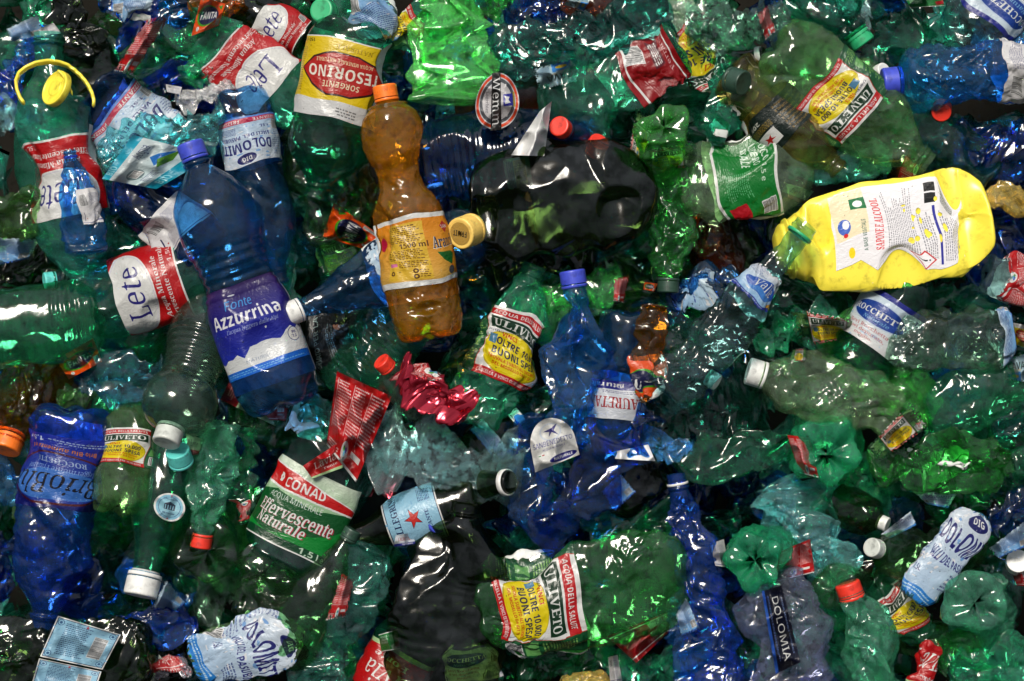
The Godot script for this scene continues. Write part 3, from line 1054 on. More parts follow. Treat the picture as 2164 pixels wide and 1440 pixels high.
		"valle":
			fade(im, 0, 384, Color(0.92, 0.92, 0.93), Color(0.55, 0.75, 0.93))
			snow(im, 12, Color(0.93, 0.93, 0.93))
			fine(im, 30, 20, 240, 100, 8, Color(0.35, 0.42, 0.62))
			oval(im, 300, 210, 180, 84, Color(0.10, 0.34, 0.72))
			word(im, "Valle", 300, 196, 130, WHITE, "Droid Serif", false, 290, 0, 0.3)
			oval(im, 300, 262, 130, 26, Color(0.25, 0.52, 0.85))
			oval(im, 470, 330, 36, 36, Color(0.94, 0.70, 0.25))
			box(im, 0, 340, 512, 44, Color(0.10, 0.18, 0.60))
			fine(im, 10, 352, 490, 18, 1, Color(0.7, 0.78, 0.92))
			wear(im, 1.5, 0.12)
		"wemm":
			im = canvas(384, 384, Color(1, 1, 1, 0))
			oval(im, 192, 192, 188, 188, Color(0.75, 0.75, 0.77))
			oval(im, 192, 192, 180, 180, Color(0.88, 0.26, 0.04))
			oval(im, 192, 192, 160, 160, Color(0.80, 0.80, 0.82))
			oval(im, 192, 192, 152, 152, Color(0.32, 0.33, 0.36))
			oval(im, 192, 192, 128, 128, Color(0.82, 0.81, 0.82))
			box(im, 84, 110, 216, 54, Color(0.82, 0.81, 0.82))
			box(im, 150, 60, 80, 80, Color(0.16, 0.16, 0.62))
			poly(im, PackedVector2Array([Vector2(162, 130), Vector2(172, 84), Vector2(190, 96), Vector2(210, 76), Vector2(216, 128), Vector2(190, 118)]), WHITE)
			box(im, 140, 40, 100, 14, Color(0.7, 0.6, 0.2))
			poly(im, PackedVector2Array([Vector2(0, 160), Vector2(384, 160), Vector2(384, 244), Vector2(0, 244)]), Color(0.03, 0.03, 0.03))
			word(im, "Wemm", 192, 200, 92, Color(0.94, 0.94, 0.94), "Droid Serif", false, 330)
			word(im, "Lagerbier", 192, 280, 34, Color(0.25, 0.25, 0.3), "Droid Serif", false, 150)
		"cava":
			box(im, 0, 0, 512, 384, Color(0.70, 0.82, 0.86))
			word(im, "CAVA", 220, 150, 150, Color(0.05, 0.1, 0.12), "Droid Sans", true, 340)
			box(im, 0, 240, 300, 144, Color(0.20, 0.55, 0.88))
			fine(im, 20, 200, 300, 60, 4, Color(0.85, 0.65, 0.15))
			oval(im, 190, 310, 70, 26, Color(0.90, 0.75, 0.15))
			fine(im, 330, 220, 160, 140, 10, Color(0.2, 0.4, 0.6))
			wear(im, 1.5, 0.12)
		"jug":
			im = canvas(640, 640, Color(1, 1, 1, 0))
			poly(im, PackedVector2Array([Vector2(150, 10), Vector2(420, 10), Vector2(610, 60), Vector2(620, 400), Vector2(600, 628), Vector2(330, 600), Vector2(90, 560), Vector2(60, 470), Vector2(80, 230), Vector2(190, 130)]), Color(0.88, 0.87, 0.88))
			poly(im, PackedVector2Array([Vector2(310, 20), Vector2(600, 30), Vector2(608, 180), Vector2(330, 176)]), Color(0.90, 0.84, 0.70))
			oval(im, 240, 90, 30, 16, Color(0.94, 0.80, 0.05))
			oval(im, 390, 70, 46, 34, Color(0.25, 0.38, 0.72))
			oval(im, 400, 80, 26, 18, Color(0.90, 0.9, 0.92))
			oval(im, 340, 70, 12, 12, Color(0.8, 0.1, 0.1))
			box(im, 470, 120, 66, 60, Color(0.05, 0.42, 0.22))
			oval(im, 500, 150, 20, 18, WHITE)
			word(im, "A BASE VEGETALE", 320, 160, 22, Color(0.35, 0.45, 0.4))
			word(im, "SAPONE E ALCOOL", 370, 214, 42, Color(0.80, 0.12, 0.14), "Droid Serif", true, 300)
			fine(im, 130, 246, 450, 140, 15, Color(0.55, 0.55, 0.58))
			fine(im, 130, 400, 270, 60, 6, Color(0.55, 0.55, 0.58))
			poly(im, PackedVector2Array([Vector2(120, 340), Vector2(174, 394), Vector2(120, 448), Vector2(66, 394)]), Color(0.75, 0.2, 0.2))
			poly(im, PackedVector2Array([Vector2(120, 350), Vector2(164, 394), Vector2(120, 438), Vector2(76, 394)]), Color(0.90, 0.89, 0.90))
			box(im, 116, 372, 8, 30, Color(0.1, 0.1, 0.1))
			box(im, 116, 410, 8, 8, Color(0.1, 0.1, 0.1))
			box(im, 90, 470, 330, 12, Color(0.15, 0.16, 0.55))
			box(im, 440, 440, 60, 46, Color(0.06, 0.06, 0.06))
			box(im, 510, 440, 60, 46, Color(0.06, 0.06, 0.06))
			barcode(im, 440, 500, 140, 66)
			fine(im, 110, 496, 300, 90, 8, Color(0.5, 0.5, 0.55))
			for k in 16:
				oval(im, rng.randf_range(230, 470), rng.randf_range(300, 520), rng.randf_range(6, 26), rng.randf_range(5, 14), Color(1, 1, 1, 0))
			wear(im, 0.6, 0.0)
		"green_white":
			box(im, 0, 0, 512, 384, Color(0.03, 0.50, 0.18))
			box(im, 0, 0, 512, 18, WHITE)
			box(im, 0, 366, 512, 18, WHITE)
			word(im, "TOCCO", 120, 80, 60, Color(0.85, 0.93, 0.86), "Droid Sans", true, 180)
			word(im, "LIBERO", 120, 140, 60, Color(0.85, 0.93, 0.86), "Droid Sans", true, 180)
			word(im, "DI SALE", 120, 200, 60, Color(0.85, 0.93, 0.86), "Droid Sans", true, 180)
			word(im, "1,5 e", 280, 80, 40, Color(0.8, 0.9, 0.8))
			fine(im, 250, 170, 120, 150, 12, Color(0.35, 0.70, 0.45))
			barcode(im, 400, 40, 80, 110, false)
			poly(im, PackedVector2Array([Vector2(390, 230), Vector2(512, 210), Vector2(512, 330), Vector2(400, 340)]), Color(0.75, 0.05, 0.12))
			wear(im, 0.8)
		"gold_dark":
			box(im, 0, 0, 512, 384, Color(0.04, 0.12, 0.09))
			box(im, 330, 60, 130, 130, WHITE)
			star(im, 395, 120, 40, RED)
			for k in 7:
				word(im, "100% NATURALE", 160, 50 + k * 46, 30, Color(0.70, 0.52, 0.16), "Droid Sans", false, 230)
			word(im, "20%", 420, 300, 50, Color(0.85, 0.85, 0.8))
			fine(im, 320, 210, 160, 60, 5, Color(0.6, 0.5, 0.2))
		"white_code":
			box(im, 0, 0, 512, 384, Color(0.92, 0.91, 0.92))
			barcode(im, 60, 50, 120, 100)
			fine(im, 220, 60, 240, 110, 8, Color(0.5, 0.5, 0.62))
			box(im, 60, 200, 8, 120, Color(0.10, 0.10, 0.35))
			box(im, 90, 270, 12, 12, Color(0.7, 0.1, 0.1))
			box(im, 0, 350, 512, 10, Color(0.12, 0.14, 0.5))
			fine(im, 130, 220, 330, 110, 8, Color(0.62, 0.62, 0.70))
		"vera":
			fade(im, 0, 384, Color(0.84, 0.87, 0.88), Color(0.74, 0.86, 0.88))
			box(im, 0, 300, 512, 84, Color(0.04, 0.62, 0.74))
			word(im, "BIO", 130, 340, 70, Color(0.6, 0.88, 0.93))
			poly(im, PackedVector2Array([Vector2(250, 210), Vector2(330, 150), Vector2(390, 170), Vector2(470, 230)]), Color(0.15, 0.45, 0.78))
			poly(im, PackedVector2Array([Vector2(240, 230), Vector2(330, 190), Vector2(480, 240), Vector2(360, 260)]), Color(0.32, 0.56, 0.14))
			word(im, "Acqua", 360, 90, 70, Color(0.14, 0.16, 0.4), "Droid Serif", false, 190, 0, 0.2)
			oval(im, 110, 170, 70, 46, Color(0.42, 0.50, 0.52))
			barcode(im, 70, 140, 90, 60)
			fine(im, 60, 230, 150, 50, 4, Color(0.5, 0.5, 0.65))
			box(im, 0, 0, 512, 50, Color(0.12, 0.66, 0.78))
			word(im, "BIO", 100, 24, 60, Color(0.65, 0.9, 0.95))
		"via_red":
			box(im, 0, 0, 512, 384, Color(0.76, 0.06, 0.08))
			word(im, "Fonte", 300, 270, 60, Color(0.94, 0.9, 0.9), "Droid Serif", true, 200)
			word(im, "Lavia", 256, 150, 180, WHITE, "Droid Serif", false, 380, 0, 0.25)
			box(im, 0, 340, 512, 44, Color(0.70, 0.85, 0.62))
		"blue_snow":
			fade(im, 0, 384, Color(0.80, 0.88, 0.94), Color(0.42, 0.66, 0.90))
			snow(im, 40, Color(0.92, 0.93, 0.95))
			fine(im, 60, 60, 400, 200, 16, Color(0.25, 0.35, 0.65))
			barcode(im, 330, 250, 140, 90)
			box(im, 0, 360, 512, 24, Color(0.2, 0.4, 0.8))
			wear(im, 3.0, 0.1)
		"code_blue":
			box(im, 0, 0, 512, 384, Color(0.40, 0.70, 0.92))
			barcode(im, 30, 70, 420, 180)
			fine(im, 30, 270, 450, 90, 4, Color(0.12, 0.3, 0.75))
		"dark_print":
			box(im, 0, 0, 512, 384, Color(0.025, 0.05, 0.04))
			word(im, "IL FORMATO PER LA", 256, 110, 54, Color(0.62, 0.72, 0.70), "Droid Sans", false, 420)
			fine(im, 60, 190, 380, 60, 4, Color(0.4, 0.48, 0.46))
			oval(im, 440, 280, 40, 30, Color(0.7, 0.5, 0.4))
		"cap_fruit":
			im = canvas(256, 256, Color(0.86, 0.68, 0.30))
			word(im, "FRUIT", 128, 128, 90, Color(0.10, 0.10, 0.08), "Droid Sans", true, 190)
	wear(im, 1.3)
	return im

# ---------------------------------------------------------------- single things
func pb(label: String, colour: String, ax: float, ay: float, bx: float, by: float, w: float, d: float, o := {}) -> Node3D:
	var fam := "green bottles in the heap"
	if colour in ["blue", "navy", "azure", "aqua", "clear_blue"]: fam = "blue bottles in the heap"
	elif colour in ["amber", "gold", "brown"]: fam = "amber and brown bottles in the heap"
	elif colour in ["clear"]: fam = "clear bottles in the heap"
	elif colour in ["dark"]: fam = "near-black green bottles in the heap"
	o["group"] = fam
	return bottle("plastic_bottle", label, colour, Vector2(ax, ay), Vector2(bx, by), w, d, o)

# a loose or hanging piece of label: c = its four corners in layout units, in the order of the print's corners
func flap(t: Node3D, pic: String, c: Array, d: float, curl := 0.012, called := "paper_label", tilt := 0.0) -> MeshInstance3D:
	var nx := 26
	var ny := 20
	var v := PackedVector3Array()
	var uv := PackedVector2Array()
	var inv := t.transform.affine_inverse() * heap
	var sd := float(hash(pic + str(c[0])) % 800)
	for i in ny:
		for j in nx:
			var a := float(j) / (nx - 1)
			var b := 1.0 - float(i) / (ny - 1)
			var p: Vector2 = c[0].lerp(c[1], a).lerp(c[3].lerp(c[2], a), b)
			var z := d + curl * (1.0 - 2.6 * absf(n_fold.get_noise_2d(p.x * 0.011 + sd, p.y * 0.011))) + curl * 0.5 * n_fold.get_noise_2d(p.x * 0.03, p.y * 0.03 + sd) - curl * 1.3 * absf(2.0 * a - 1.0) + tilt * (b - 0.5)
			v.append(inv * spot(p.x, p.y, z))
			uv.append(Vector2(a, b))
	return part(called, grid_mesh(v, uv, ny, nx, false), label_mat(pic) if not mats.has(pic) else mats[pic], t)

func loose(called: String, label: String, cat: String, pic: String, c: Array, d: float, curl := 0.012) -> MeshInstance3D:
	var mid: Vector2 = (c[0] + c[1] + c[2] + c[3]) / 4.0
	var t := Node3D.new()
	t.transform = heap * Transform3D(Basis(), spot(mid.x, mid.y, d))
	var m := flap(t, pic, c, d, curl, called)
	t.remove_child(m)
	m.transform = t.transform
	t.free()
	m.name = numbered(called)
	add_child(m)
	m.set_meta("label", label)
	m.set_meta("category", cat)
	return m

# a strip swept along a path: section half-sizes a (across) and b (thickness)
func strip(path: PackedVector3Array, a: float, b: float, up: Vector3, notch := false) -> ArrayMesh:
	var v := PackedVector3Array()
	var uv := PackedVector2Array()
	var n := path.size()
	for i in n:
		var t := (path[mini(i + 1, n - 1)] - path[maxi(i - 1, 0)]).normalized()
		var s := t.cross(up).normalized()
		var u := s.cross(t).normalized()
		var k := 0.0001 if i == 0 or i == n - 1 else 1.0
		var aa := a * (0.72 if notch and i % 4 < 2 and i > n * 0.6 else 1.0)
		for j in 13:
			var g := TAU * j / 12.0
			var cx := signf(cos(g)) * pow(absf(cos(g)), 0.45)
			var cy := signf(sin(g)) * pow(absf(sin(g)), 0.45)
			v.append(path[i] + (u * cx * aa + s * cy * b) * k)
			uv.append(Vector2(j / 12.0, float(i) / n))
	return grid_mesh(v, uv, n, 13, true)

func ring_pull():
	var t := thing("ring_pull_closure", "yellow plastic ring-pull closure with its round lid, over a dark bottle neck", "closure")
	var o := spot(112, 190, 0.075)
	t.transform = heap * Transform3D(Basis(), o)
	var p := PackedVector3Array()
	for q in [[52, 222], [42, 208], [35, 190], [33, 172], [40, 155], [55, 143], [75, 134], [100, 130], [125, 133], [143, 139], [158, 150], [172, 163], [184, 178], [193, 195], [198, 212], [197, 228]]:
		p.append(spot(q[0], q[1], 0.115 + 0.012 * sin(q[0] * 0.03)) - o)
	var c := Curve3D.new()
	for i in p.size():
		var tan := (p[mini(i + 1, p.size() - 1)] - p[maxi(i - 1, 0)]) / 6.0
		c.add_point(p[i], -tan, tan)
	var path := PackedVector3Array()
	for i in 70:
		path.append(c.sample_baked(c.get_baked_length() * i / 69.0))
	part("pull_ring", strip(path, 0.0046, 0.0019, Vector3(0.2, 0.3, 1.0), true), mats["yellow"], t)
	var r := 0.021
	var lid := part("lid", lathe([[r * 0.9, -0.006], [r, -0.0055], [r, 0.001], [r * 0.95, 0.002], [r * 0.86, 0.002], [r * 0.83, 0.0], [r * 0.5, -0.0005], [r * 0.47, 0.001], [r * 0.40, 0.001], [0.0001, 0.0005]], 44), mats["yellow"], t)
	lid.transform = Transform3D(Basis(Vector3(0, 0, 1), 0.25) * Basis(Vector3(1, 0, 0), 1.0) * Basis(Vector3(0, 0, 1), 0.55), spot(116, 186, 0.118) - o)
	var bk := PackedVector3Array()
	for i in 12:
		bk.append(spot(120 + i * 3.0, 148 + i * 5.0 - 9.0 * sin(i * 0.28), 0.122) - o)
	part("hinge_strap", strip(bk, 0.003, 0.0014, Vector3(0.3, 0.2, 1.0)), mats["yellow"], t)

func loose_cap(label: String, colour: String, x: float, y: float, r_units: float, d: float, facing: Vector3, pic := ""):
	var t := thing("bottle_cap", label, "cap", "loose caps and rings in the heap")
	var r := r_units * S
	var Y := facing.normalized()
	var Z := Vector3(0.1, 1, 0.2)
	Z = (Z - Y * Y.dot(Z)).normalized()
	t.transform = heap * Transform3D(Basis(Y.cross(Z), Y, Z), spot(x, y, d))
	var h := r * 1.1
	part("cap_shell", lathe([[r * 0.9, -h], [r, -h * 0.98, 1], [r, -h * 0.1, 1], [r * 0.97, -0.02 * h], [r * 0.9, 0.0], [r * 0.78, 0.0], [r * 0.75, -0.03 * h], [0.0001, -0.04 * h]], 60, 0.035), mats[colour], t)
	part("cap_ring", lathe([[r * 0.88, -h * 1.28], [r * 0.99, -h * 1.27], [r * 1.01, -h * 1.08], [r * 0.9, -h * 1.07]], 40), mats[colour], t)
	if pic:
		var v := PackedVector3Array()
		var uv := PackedVector2Array()
		for i in 5:
			for j in 33:
				var a := TAU * j / 32.0
				var k := r * 0.72 * (1.0 - i / 4.0)
				v.append(Vector3(k * sin(a), -0.03 * h + 0.0006, k * cos(a)))
				uv.append(Vector2(0.5 + 0.5 * sin(a) * (1.0 - i / 4.0), 0.5 + 0.5 * cos(a) * (1.0 - i / 4.0)))
		part("cap_print", grid_mesh(v, uv, 5, 33, true), label_mat(pic), t)

func loose_ring(label: String, colour: String, x: float, y: float, r_units: float, d: float, facing: Vector3):
	var t := thing("neck_ring", label, "ring", "loose caps and rings in the heap")
	var r := r_units * S
	var Y := facing.normalized()
	var Z := Vector3(0.1, 1, 0.2)
	Z = (Z - Y * Y.dot(Z)).normalized()
	t.transform = heap * Transform3D(Basis(Y.cross(Z), Y, Z), spot(x, y, d))
	part("band", lathe([[r * 0.90, -0.003], [r, -0.003], [r * 1.02, 0.0], [r, 0.003], [r * 0.90, 0.003], [r * 0.88, 0.0], [r * 0.90, -0.003]], 44), mats[colour], t)
	part("bottle_neck", lathe([[r * 1.1, -0.03], [r * 0.92, -0.018], [r * 0.84, -0.012], [r * 0.84, 0.005], [r * 0.80, 0.007], [r * 0.74, 0.005], [r * 0.74, -0.02]], 44), mats["dark"], t)

func jug():
	var t := bottle("plastic_jug", "big squashed yellow detergent jug with a scuffed white label", "yellow", Vector2(2094, 455), Vector2(1636, 530), 246, 0.10, {
		"cat": "jug", "group": "", "prof": "jug", "flat": 0.22, "cr": 0.14, "facet": 0.3, "fine": 0.3, "crinkle": 0.0, "cf": 0.95, "petals": 0.0, "sq": 0.8, "dents": 0, "twist": 0.05, "bend": -0.06, "nu": 120, "nv": 120, "seed": 41,
		"dent_at": [[0.80, 22.0, 0.5, 5.0, 5.0], [0.09, -10.0, 0.5, 3.0, 1.6], [0.16, 40.0, 0.4, 8.0, 1.2], [0.86, -10.0, 0.26, 70.0, 0.3], [0.05, 35.0, 0.5, 3.0, 2.0], [0.93, 20.0, 0.4, 10.0, 6.0], [0.92, 48.0, 0.35, 12.0, 8.0], [0.45, -48.0, 0.35, 1.2, 2.4]],
		"labels": [["jug", 0.11, 0.76, 4, 120]]})
	return t

func ground_and_core():
	# the yard floor, and the body of the heap under the bottles that show
	var g := MeshInstance3D.new()
	g.name = "ground"
	var pm := PlaneMesh.new()
	pm.size = Vector2(160, 160)
	g.mesh = pm
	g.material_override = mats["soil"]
	g.position = Vector3(0, -0.9, 0)
	add_child(g)
	g.set_meta("kind", "structure")
	g.set_meta("label", "dark ground of the yard under the heap")
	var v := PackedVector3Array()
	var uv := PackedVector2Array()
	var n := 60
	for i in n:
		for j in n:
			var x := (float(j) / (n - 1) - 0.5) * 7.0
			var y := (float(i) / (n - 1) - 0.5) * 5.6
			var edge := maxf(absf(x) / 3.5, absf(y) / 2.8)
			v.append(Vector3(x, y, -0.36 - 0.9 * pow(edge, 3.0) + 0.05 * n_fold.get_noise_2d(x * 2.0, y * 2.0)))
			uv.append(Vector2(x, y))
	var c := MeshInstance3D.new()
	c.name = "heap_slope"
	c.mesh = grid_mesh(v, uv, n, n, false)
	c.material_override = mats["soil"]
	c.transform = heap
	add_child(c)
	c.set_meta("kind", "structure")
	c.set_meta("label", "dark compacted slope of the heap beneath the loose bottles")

func build_all():
	ground_and_core()
	upper_left()
	upper_middle()
	upper_right()
	middle_left()
	middle()
	middle_right()
	lower_left()
	lower_middle()
	lower_right()
	ring_pull()
	jug()
	underneath()
	odds_and_ends()

func upper_left():
	pb("dark green bottle standing upright with an open threaded neck, behind the yellow ring", "deep", 108, 420, 103, 70, 150, 0.05, {"prof": "glass", "cr": 0.15, "flat": 0.9})
	pb("green bottle upside down with a red label, just below the yellow ring", "teal", 104, 205, 178, 620, 168, 0.07, {"cr": 0.25, "flat": 0.85, "facet": 0.15, "petals": 0.22, "labels": [["lete", 0.22, 0.62, 4, 165]]})
	pb("small blue bottle with an open mouth in front of the red label", "blue", 185, 540, 146, 318, 105, 0.11, {"prof": "cone", "cr": 0.45, "flat": 0.7, "ring": "cap_blue", "labels": [["white_code", 0.3, 0.62, 50, 80]]})
	pb("pale crumpled bottle cut by the left edge beside the red label", "pale_teal", -60, 300, 30, 230, 120, 0.06, {"prof": "crushed", "cr": 0.9, "flat": 0.6, "cf": 1.5})
	pb("olive green bottle with a dented base at the left edge under the red label", "moss", 135, 445, -120, 440, 140, 0.08, {"cr": 0.7, "flat": 0.8, "petals": 0.3})
	var t := pb("crushed blue bottle with a pale label in the top left corner", "blue", -30, 210, 110, 60, 130, 0.0, {"prof": "crushed", "cr": 0.8, "flat": 0.6})
	flap(t, "blue_snow", [Vector2(12, 62), Vector2(80, 28), Vector2(92, 78), Vector2(22, 88)], 0.05, 0.008)
	pb("black-green bottle crinkled lengthwise at the top edge above the open neck", "dark", 120, -70, 190, 130, 130, 0.05, {"prof": "crushed", "cr": 1.0, "flat": 0.6, "cf": 1.3})
	pb("large near-black bottle to the right of the yellow ring", "dark", 150, 60, 260, 330, 150, 0.02, {"prof": "crushed", "cr": 0.25, "flat": 0.8})
	pb("blue bottle with a pale wet label lying along the top edge", "blue", 210, -10, 440, 35, 90, 0.03, {"cr": 0.5, "flat": 0.7, "labels": [["blue_snow", 0.12, 0.5, 0, 150]]})
	t = pb("dark green bottle folded over a twisted red label strip", "green", 262, 165, 430, 50, 140, 0.06, {"prof": "crushed", "cr": 0.8, "flat": 0.6})
	flap(t, "lete_torn", [Vector2(310, 40), Vector2(362, 30), Vector2(280, 160), Vector2(240, 150)], 0.105, 0.02)
	t = pb("small amber bottle at the top edge wearing an orange label with dark blue letters", "amber", 520, 0, 400, 40, 80, 0.05, {"prof": "crushed", "cr": 0.5, "flat": 0.7})
	flap(t, "fanta", [Vector2(425, -6), Vector2(476, 8), Vector2(462, 54), Vector2(404, 76)], 0.09, 0.014)
	pb("crinkled green bottle between the twisted red strip and the flat red label", "green", 400, 185, 480, 40, 130, 0.055, {"prof": "crushed", "cr": 1.0, "flat": 0.6, "cf": 1.4})
	pb("green bottle under a flat red and white label with a blue script name", "green", 432, 70, 680, 270, 168, 0.05, {"cr": 0.3, "flat": 0.45, "facet": 0.2, "labels": [["lete", 0.15, 0.62, 0, 176]]})
	pb("flattened blue bottle with a white label edged in magenta", "blue", 190, 196, 470, 410, 190, 0.055, {"cr": 0.35, "flat": 0.35, "facet": 0.25, "labels": [["dolomiti", 0.16, 0.56, -2, 178]]})
	t = pb("turquoise crumpled bottle with a white and cyan label lying across the magenta-edged one", "aqua", 205, 345, 470, 240, 150, 0.10, {"prof": "crushed", "cr": 0.6, "flat": 0.35, "cf": 1.2})
	flap(t, "vera", [Vector2(215, 378), Vector2(280, 285), Vector2(450, 330), Vector2(330, 400)], 0.135, 0.008)
	t = pb("dark blue bottle with a white barcode label, tucked behind the tall blue bottle", "navy", 440, 545, 236, 350, 150, 0.085, {"cr": 0.25, "flat": 0.9, "labels": [["white_code", 0.22, 0.50, 8, 170]]})
	pb("crumpled blue bottle below the small open-mouthed one", "blue", 120, 500, 290, 390, 130, 0.05, {"prof": "crushed", "cr": 0.9, "flat": 0.6, "cf": 1.3})
	pb("crumpled blue-green bottle above the bottle with a white oval on red", "teal", 180, 520, 390, 500, 110, 0.05, {"prof": "crushed", "cr": 1.0, "flat": 0.6})
	pb("upside-down blue bottle with a small snowy label, right of the tall bottle's cap", "azure", 503, 185, 590, 600, 132, 0.07, {"cr": 0.25, "flat": 0.9, "facet": 0.2, "labels": [["dolomiti", 0.16, 0.40, -6, 165]]})
	pb("greyish clear bottle crushed between two snowy labels", "clear", 370, 220, 500, 185, 70, 0.07, {"prof": "crushed", "cr": 0.9, "flat": 0.5})
	pb("tall blue bottle standing almost whole with a mountain label and blue cap", "clear_blue", 603, 868, 403, 310, 180, 0.13, {"prof": "waist", "cr": 0.10, "facet": 0.05, "fine": 0.2, "flat": 0.95, "cap": "cap_blue", "dents": 2, "petals": 0.2, "nu": 150, "nv": 110, "ribs": [[0.42, 0.62, 6, 0.022]], "labels": [["azzurrina", 0.155, 0.485, -4, 172]]})
	pb("crushed dark blue bottle at the left edge under the top left corner", "navy", -40, 150, 60, 260, 120, 0.0, {"prof": "crushed", "cr": 0.9, "flat": 0.6})
	pb("crumpled navy bottle above the magenta-edged label", "navy", 190, 250, 350, 175, 110, 0.03, {"prof": "crushed", "cr": 0.8, "flat": 0.6})
	loose("torn_label", "torn white and blue label scrap at the left edge, below the olive base", "label", "blue_snow", [Vector2(-20, 500), Vector2(84, 506), Vector2(60, 548), Vector2(-10, 562)], 0.075, 0.02)

func upper_middle():
	pb("dark bottle with a red label lying along the top left of the yellow label", "dark", 650, 90, 470, -10, 100, 0.03, {"cr": 0.2, "flat": 0.9, "labels": [["lete", 0.06, 0.55, -20, 170]]})
	pb("green bottle pointing its green cap at the viewer, top edge", "green", 790, 90, 681, 22, 150, 0.0, {"cr": 0.3, "flat": 0.9, "cap": "cap_green", "dz": 0.14})
	pb("upside-down green bottle with a big yellow label and red lens", "green", 752, 42, 668, 420, 186, 0.09, {"cr": 0.14, "flat": 0.8, "facet": 0.1, "petals": 0.25, "labels": [["tesorino", 0.13, 0.58, -3, 186]]})
	pb("big dented green bottle hanging under the yellow label", "moss", 720, 520, 640, 215, 180, 0.045, {"cr": 0.55, "flat": 0.75, "cf": 1.1})
	pb("green crumpled bottle to the lower right of the yellow label", "deep", 770, 250, 640, 450, 150, 0.02, {"prof": "crushed", "cr": 0.8, "flat": 0.7})
	var t := pb("pale bottle with a blue-white label at the top edge, beside the green cap", "pale_teal", 760, -80, 810, 110, 110, 0.05, {"cr": 0.3, "flat": 0.8, "labels": [["blue_snow", 0.3, 0.86, 0, 170]]})
	pb("green bottle with a yellow oval label behind the glossy bright green one", "green", 960, 30, 770, 75, 120, 0.04, {"prof": "crushed", "cr": 0.5, "flat": 0.7, "labels": [["uliveto", 0.4, 0.94, 10, 230]]})
	pb("glossy bright green bottle crushed almost square, left of the long teal one", "lime", 940, 224, 942, -15, 245, 0.10, {"twist": 0.05, "prof": "crushed", "cr": 0.6, "flat": 0.65, "cf": 0.75, "crinkle": 0.35, "fine": 0.22, "petals": 0.0})
	pb("amber orangeade bottle with an orange cap and a yellow-orange label", "amber", 910, 722, 813, 188, 160, 0.15, {"prof": "pinched", "crinkle": 0.3, "cr": 0.16, "facet": 0.14, "flat": 0.92, "cap": "cap_orange", "nu": 140, "nv": 100, "petals": 0.3, "fine": 0.25, "dent_at": [[0.13, 8, 0.12, 5.0, 2.0], [0.62, -6, 0.1, 8.0, 3.0]], "labels": [["aranciata", 0.215, 0.49, 2, 186]]})
	pb("yellow-olive crushed bottle with gold glints left of the orangeade bottle", "gold", 740, 380, 830, 470, 100, 0.0, {"prof": "crushed", "cr": 1.0, "flat": 0.7, "cf": 1.5})
	t = pb("olive bottle under an orange label with green and blue lettering", "moss", 740, 580, 705, 440, 120, 0.02, {"prof": "crushed", "cr": 0.3, "flat": 0.8, "labels": [["uliveto", 0.1, 0.6, -150, 200]]})
	flap(t, "fanta", [Vector2(682, 500), Vector2(706, 428), Vector2(806, 500), Vector2(780, 530)], 0.075, 0.018)
	pb("long teal bottle crumpled all over, slanting along the top edge", "teal", 1035, 130, 1410, 20, 165, 0.09, {"prof": "crushed", "cr": 0.85, "flat": 0.45, "cf": 1.5, "fine": 0.35})
	pb("brownish clear bottle behind the long teal one at the top edge", "brown", 1180, 0, 1400, 30, 90, 0.08, {"prof": "crushed", "cr": 0.4, "flat": 0.6})
	t = pb("dark blue bottle at the top edge above the long teal one", "navy", 1060, 20, 1200, 20, 100, 0.03, {"prof": "crushed", "cr": 0.6, "flat": 0.7})
	flap(t, "cava", [Vector2(1190, 10), Vector2(1210, -10), Vector2(1250, -6), Vector2(1235, 24)], 0.11, 0.01)
	pb("bright green crumpled bottle at the top edge beside the square one", "bright", 1020, 30, 1080, -40, 110, 0.05, {"prof": "crushed", "cr": 0.8, "flat": 0.7})
	pb("teal bottle wrapped in a dark red label with a barcode sticker", "teal", 1440, 85, 1150, 262, 205, 0.085, {"prof": "crushed", "cr": 0.42, "crinkle": 0.6, "facet": 0.25, "flat": 0.5, "cf": 1.1, "labels": [["red_code", 0.06, 0.42, -16, 190], ["label_back", 0.06, 0.56, 150, 150]]})
	pb("dark blue bottle turned with its red cap to the viewer, beside the white paper", "navy", 1290, 360, 1183, 268, 130, 0.04, {"cr": 0.2, "flat": 0.9, "cap": "cap_red", "dz": 0.15})
	loose("paper_scrap", "plain white torn paper, pointed at the top, leaning on the ribbed navy bottle", "paper", "paper", [Vector2(1140, 236), Vector2(1166, 214), Vector2(1150, 330), Vector2(1080, 328)], 0.135, 0.014)
	pb("ribbed navy bottle with a round shoulder and a pale blue barcode label", "navy", 884, 352, 1260, 300, 200, 0.06, {"cr": 0.16, "flat": 0.9, "facet": 0.1, "ribs": [[0.08, 0.6, 14, 0.014]], "labels": [["code_blue", 0.46, 0.62, 38, 56]]})
	t = pb("red-brown beer bottle with a round orange and silver label", "brown", 1200, 190, 960, 215, 130, 0.02, {"prof": "glass", "cr": 0.05, "flat": 1.0, "facet": 0.0, "dents": 0})
	flap(t, "wemm", [Vector2(1092, 148), Vector2(1104, 270), Vector2(998, 280), Vector2(1010, 158)], 0.135, 0.006)
	loose("torn_label", "crumpled pale blue and yellow label scrap with dark capitals, under the long teal bottle", "label", "cava", [Vector2(1222, 172), Vector2(1140, 190), Vector2(1126, 146), Vector2(1218, 122)], 0.11, 0.02)
	t = pb("shiny green bottle base ringed by a torn label, right of the red cap", "lime", 1408, 262, 1392, 360, 140, 0.10, {"prof": "water", "cr": 0.5, "flat": 1.0, "dz": -0.12, "petals": 0.2})
	flap(t, "uliveto_torn", [Vector2(1325, 345), Vector2(1345, 225), Vector2(1385, 260), Vector2(1350, 372)], 0.11, 0.02)
